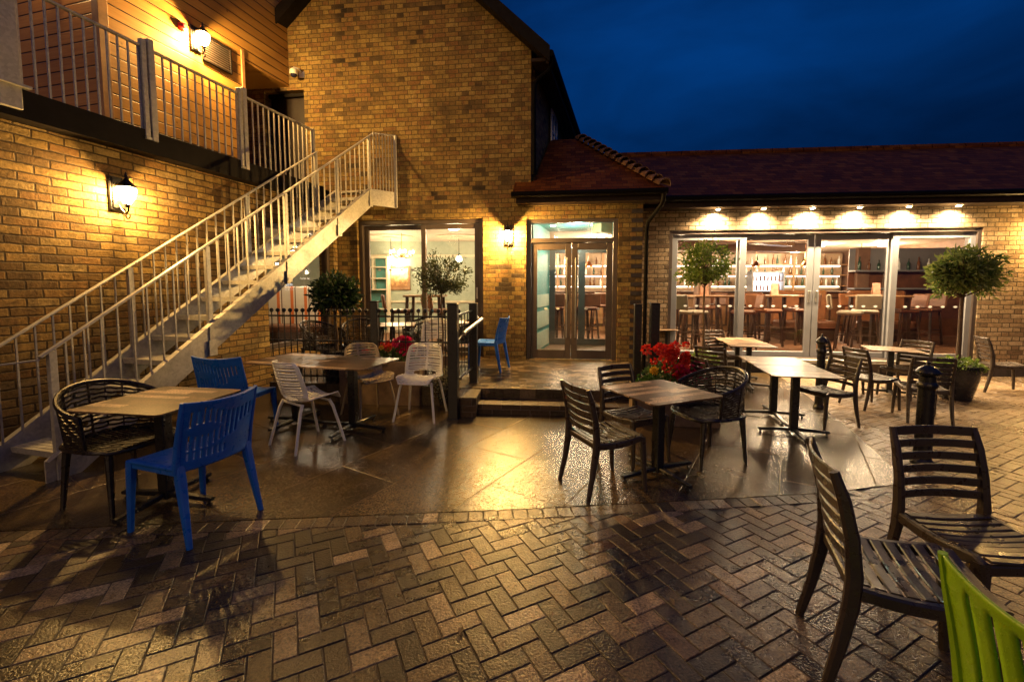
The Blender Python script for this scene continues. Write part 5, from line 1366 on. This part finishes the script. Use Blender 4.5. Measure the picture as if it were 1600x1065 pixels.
for q, (x, lb) in enumerate(((2.2,'small pendant over the bar in line with the right entrance leaf'),(4.1,'small pendant over the bar behind the small bay tree'),(5.6,'small pendant over the bar left of the brown column'),(7.0,'small pendant over the bar behind the second sliding door'),(8.4,'small pendant over the bar in line with the door handles'),(10.0,'small pendant over the bar behind the third sliding door'))):
    o = copy_tree(bar_p) if q else bar_p
    o.location = (x, 12.75, 0); tag(o, lb, 'lamp', 'small pendants over the bar'); point('bar_pendant_light', (x, 12.75, 1.98), 12, (1,.68,.34), .05)
t = empty('drinks_fridge', (8.6,14.9,.247), 0, 'white lit drinks fridge below the back bar behind the second sliding door', 'fridge')
w = MB(); frame_rect(w, -.55, .02, .55, 1.75, .05, -.05, .30); w.box((-.50,.25,.07),(.50,.29,1.70)); w.build('case', M['grey_frame'], t, smooth=0)
w = MB(); w.box((-.50,.235,.07),(.50,.249,1.70)); w.build('light_panel', emit('fridge_light', (.9,.93,1), 2.2), t, smooth=0)
w = MB()
for z in (.4,.75,1.1,1.42): w.box((-.50,0,z),(.50,.23,z+.02))
for z in (.42,.77,1.12,1.44):
    for q in range(8): w.lathe([(0,0),(.032,0),(.032,.13),(.012,.19),(.012,.24),(0,.24)], 8, (-.44+q*.125,.1,z))
w.build('shelf_stock', M['choc'], t, smooth=0)
for kd, x, y, a, lb in (('c',3.35,10.4,30,'brown bar stool deep behind the leftmost sliding door'),('c',4.75,10.6,200,'brown bar stool beside the brown column'),('c',6.75,10.9,150,'brown bar stool deep behind the middle doors'),('t',7.6,11.4,90,'tan bar stool at the bar behind the third door'),('c',5.2,11.7,90,'brown bar stool at the bar behind the second door'),('c',6.3,11.8,85,'second brown bar stool at the bar behind the second door'),('c',3.9,11.7,95,'brown bar stool at the bar behind the leftmost door'),('c',9.0,9.6,200,'brown bar stool near the right brick pier'),('s',6.55,8.55,-40,'pale bar stool with its back to the glass by the door handles'),
    ('s',3.60,8.75,20,'pale bar stool just inside the leftmost sliding door'),('t',4.62,8.85,170,'tan bar stool left of centre behind the small bay tree table'),('c',3.9,9.9,-60,'brown bar stool behind the first high table'),
    ('t',5.35,9.25,10,'tan bar stool close behind the second sliding door'),('c',6.2,9.55,185,'brown bar stool at the second high table'),('c',5.7,10.3,-90,'brown bar stool on the far side of the second high table'),
    ('s',7.2,9.0,60,'pale bar stool just behind the third sliding door'),('c',8.15,9.2,175,'brown bar stool at the third high table behind the right door'),('t',7.8,9.9,-80,'tan bar stool beyond the third high table'),
    ('c',1.0,10.4,90,'brown bar stool in line with the left entrance leaf'),('c',1.75,10.3,100,'brown bar stool in line with the right entrance leaf'),('c',2.3,11.6,90,'brown bar stool at the bar beyond the entrance'),('t',-1.5,9.3,40,'tan bar stool behind the slim tree'),('c',-2.3,9.1,20,'brown bar stool behind the left window pane')):
    stool(kd, x, y, a, lb)
def make_high():
    t = empty('high_table'); w = MB(); w.box((-.42,-.38,1.02),(.42,.38,1.06), .008); w.build('tabletop', M['oak'], t, smooth=0)
    for sx in (-1,1):
        for sy in (-1,1): w = MB(); w.bar((sx*.34,sy*.30,1.019),(sx*.38,sy*.33,0), .06, .06, up=(0,1,0)); w.build('leg', M['darkwood'], t, smooth=0)
    return t
ht = make_high()
for q, (x, y, lb) in enumerate(((4.1,9.25,'high wooden table just behind the leftmost sliding door'),(5.85,9.75,'high wooden table behind the middle sliding doors'),(7.75,9.35,'high wooden table behind the right sliding door'),(1.45,10.9,'high wooden table in line with the entrance doors'),(-1.9,9.75,'high wooden table behind the big window'))):
    o = ht if q == 0 else copy_tree(ht); o.location = (x,y,.247); tag(o, lb, 'table', 'high wooden tables inside the pub')
card = pbr('menu_card', (.62,.36,.25), .6, var=.25, scale=14); c0 = None
for x, y, lb in ((4.0,9.2,'pink menu card standing on the leftmost high table'),(5.75,9.7,'pink menu card standing on the middle high table'),(7.65,9.3,'pink menu card standing on the right high table')):
    if c0 is None:
        w = MB(); w.prism([(-.08,-.03,0),(.08,-.03,0),(.08,-.001,.26),(-.08,-.001,.26)], (0,.002,0)); w.prism([(-.08,.03,0),(.08,.03,0),(.08,.003,.26),(-.08,.003,.26)], (0,-.002,0)); c0 = w.build('menu_card', card, smooth=0); o = c0
    else: o = c0.copy(); col.objects.link(o)
    o.location = (x,y,1.308); tag(o, lb, 'menu card', 'menu cards on the high tables')
for x, y, lb in ((6.9,10.4,'brown leather booth seat below the overhead shelf'),(8.6,10.2,'brown leather booth seat behind the right sliding door')):
    t = empty('booth_seat', (x,y,.247), R(-10), lb, 'booth'); w = MB(); w.box((-.6,.25,.3),(.6,.40,1.15), .04); w.build('backrest', M['tan'], t, smooth=0); w = MB(); w.box((-.6,-.25,.25),(.6,.249,.45), .04); w.build('seat', M['choc'], t, smooth=0); w = MB(); w.box((-.58,-.22,0),(.58,.38,.249)); w.build('base', M['darkwood'], t, smooth=0)

# fallen leaves on the wet paving
lmt = pbr('dead_leaf', (.10,.055,.02), .6, var=.4); l0 = None; rl = random.Random(9)
for q in range(16):
    px, py = rl.choice([(780,755),(865,752),(1070,812),(1130,800),(640,880),(930,905),(1210,860),(520,820),(350,905),(720,985),(1050,940),(1260,800),(1330,850),(600,740),(880,850),(1160,930)][q:q+1]); p = gz(px,py,.004)
    if l0 is None:
        w = MB(); w.add([(-.022,0,.001),(0,.011,.007),(.024,0,.003),(0,-.011,.006),(.0,0,.002)], [(0,4,1),(1,4,2),(2,4,3),(3,4,0)]); l0 = w.build('fallen_leaf', lmt, smooth=0, solid=.0008); o = l0
    else: o = l0.copy(); col.objects.link(o)
    o.location = p; o.rotation_euler.z = rl.uniform(0,6); s = rl.uniform(.7,1.3); o.scale = (s,s,s); tag(o, 'small brown fallen leaf lying on the wet ground', 'leaf', 'fallen leaves on the paving')
# ------------------------------------------------------------------ camera and render settings
cd = bpy.data.cameras.new('camera'); cam = bpy.data.objects.new('camera', cd); col.objects.link(cam)
cd.sensor_width = 36; cd.lens = 36*F/1600; cd.clip_start = .05; cd.clip_end = 500
cd.shift_y = -(532.5-CY)/1600
cam.location = (0,0,CAMH); cam.rotation_euler = (R(90)-PITCH, 0, 0); sc.camera = cam
sc.view_settings.view_transform = 'Standard'; sc.view_settings.look = 'None'; sc.view_settings.exposure = EXPO; sc.view_settings.gamma = 1
sc.render.engine = 'CYCLES'
cy = sc.cycles; cy.use_denoising = True
try: cy.denoiser = 'OPENIMAGEDENOISE'
except Exception: pass
cy.max_bounces = 10; cy.transparent_max_bounces = 16; cy.diffuse_bounces = 4; cy.glossy_bounces = 4; cy.sample_clamp_indirect = 6; cy.sample_clamp_direct = 0; cy.caustics_reflective = False; cy.caustics_refractive = False
for p in list(bpro):
    if not p['used']: bpy.data.objects.remove(p)
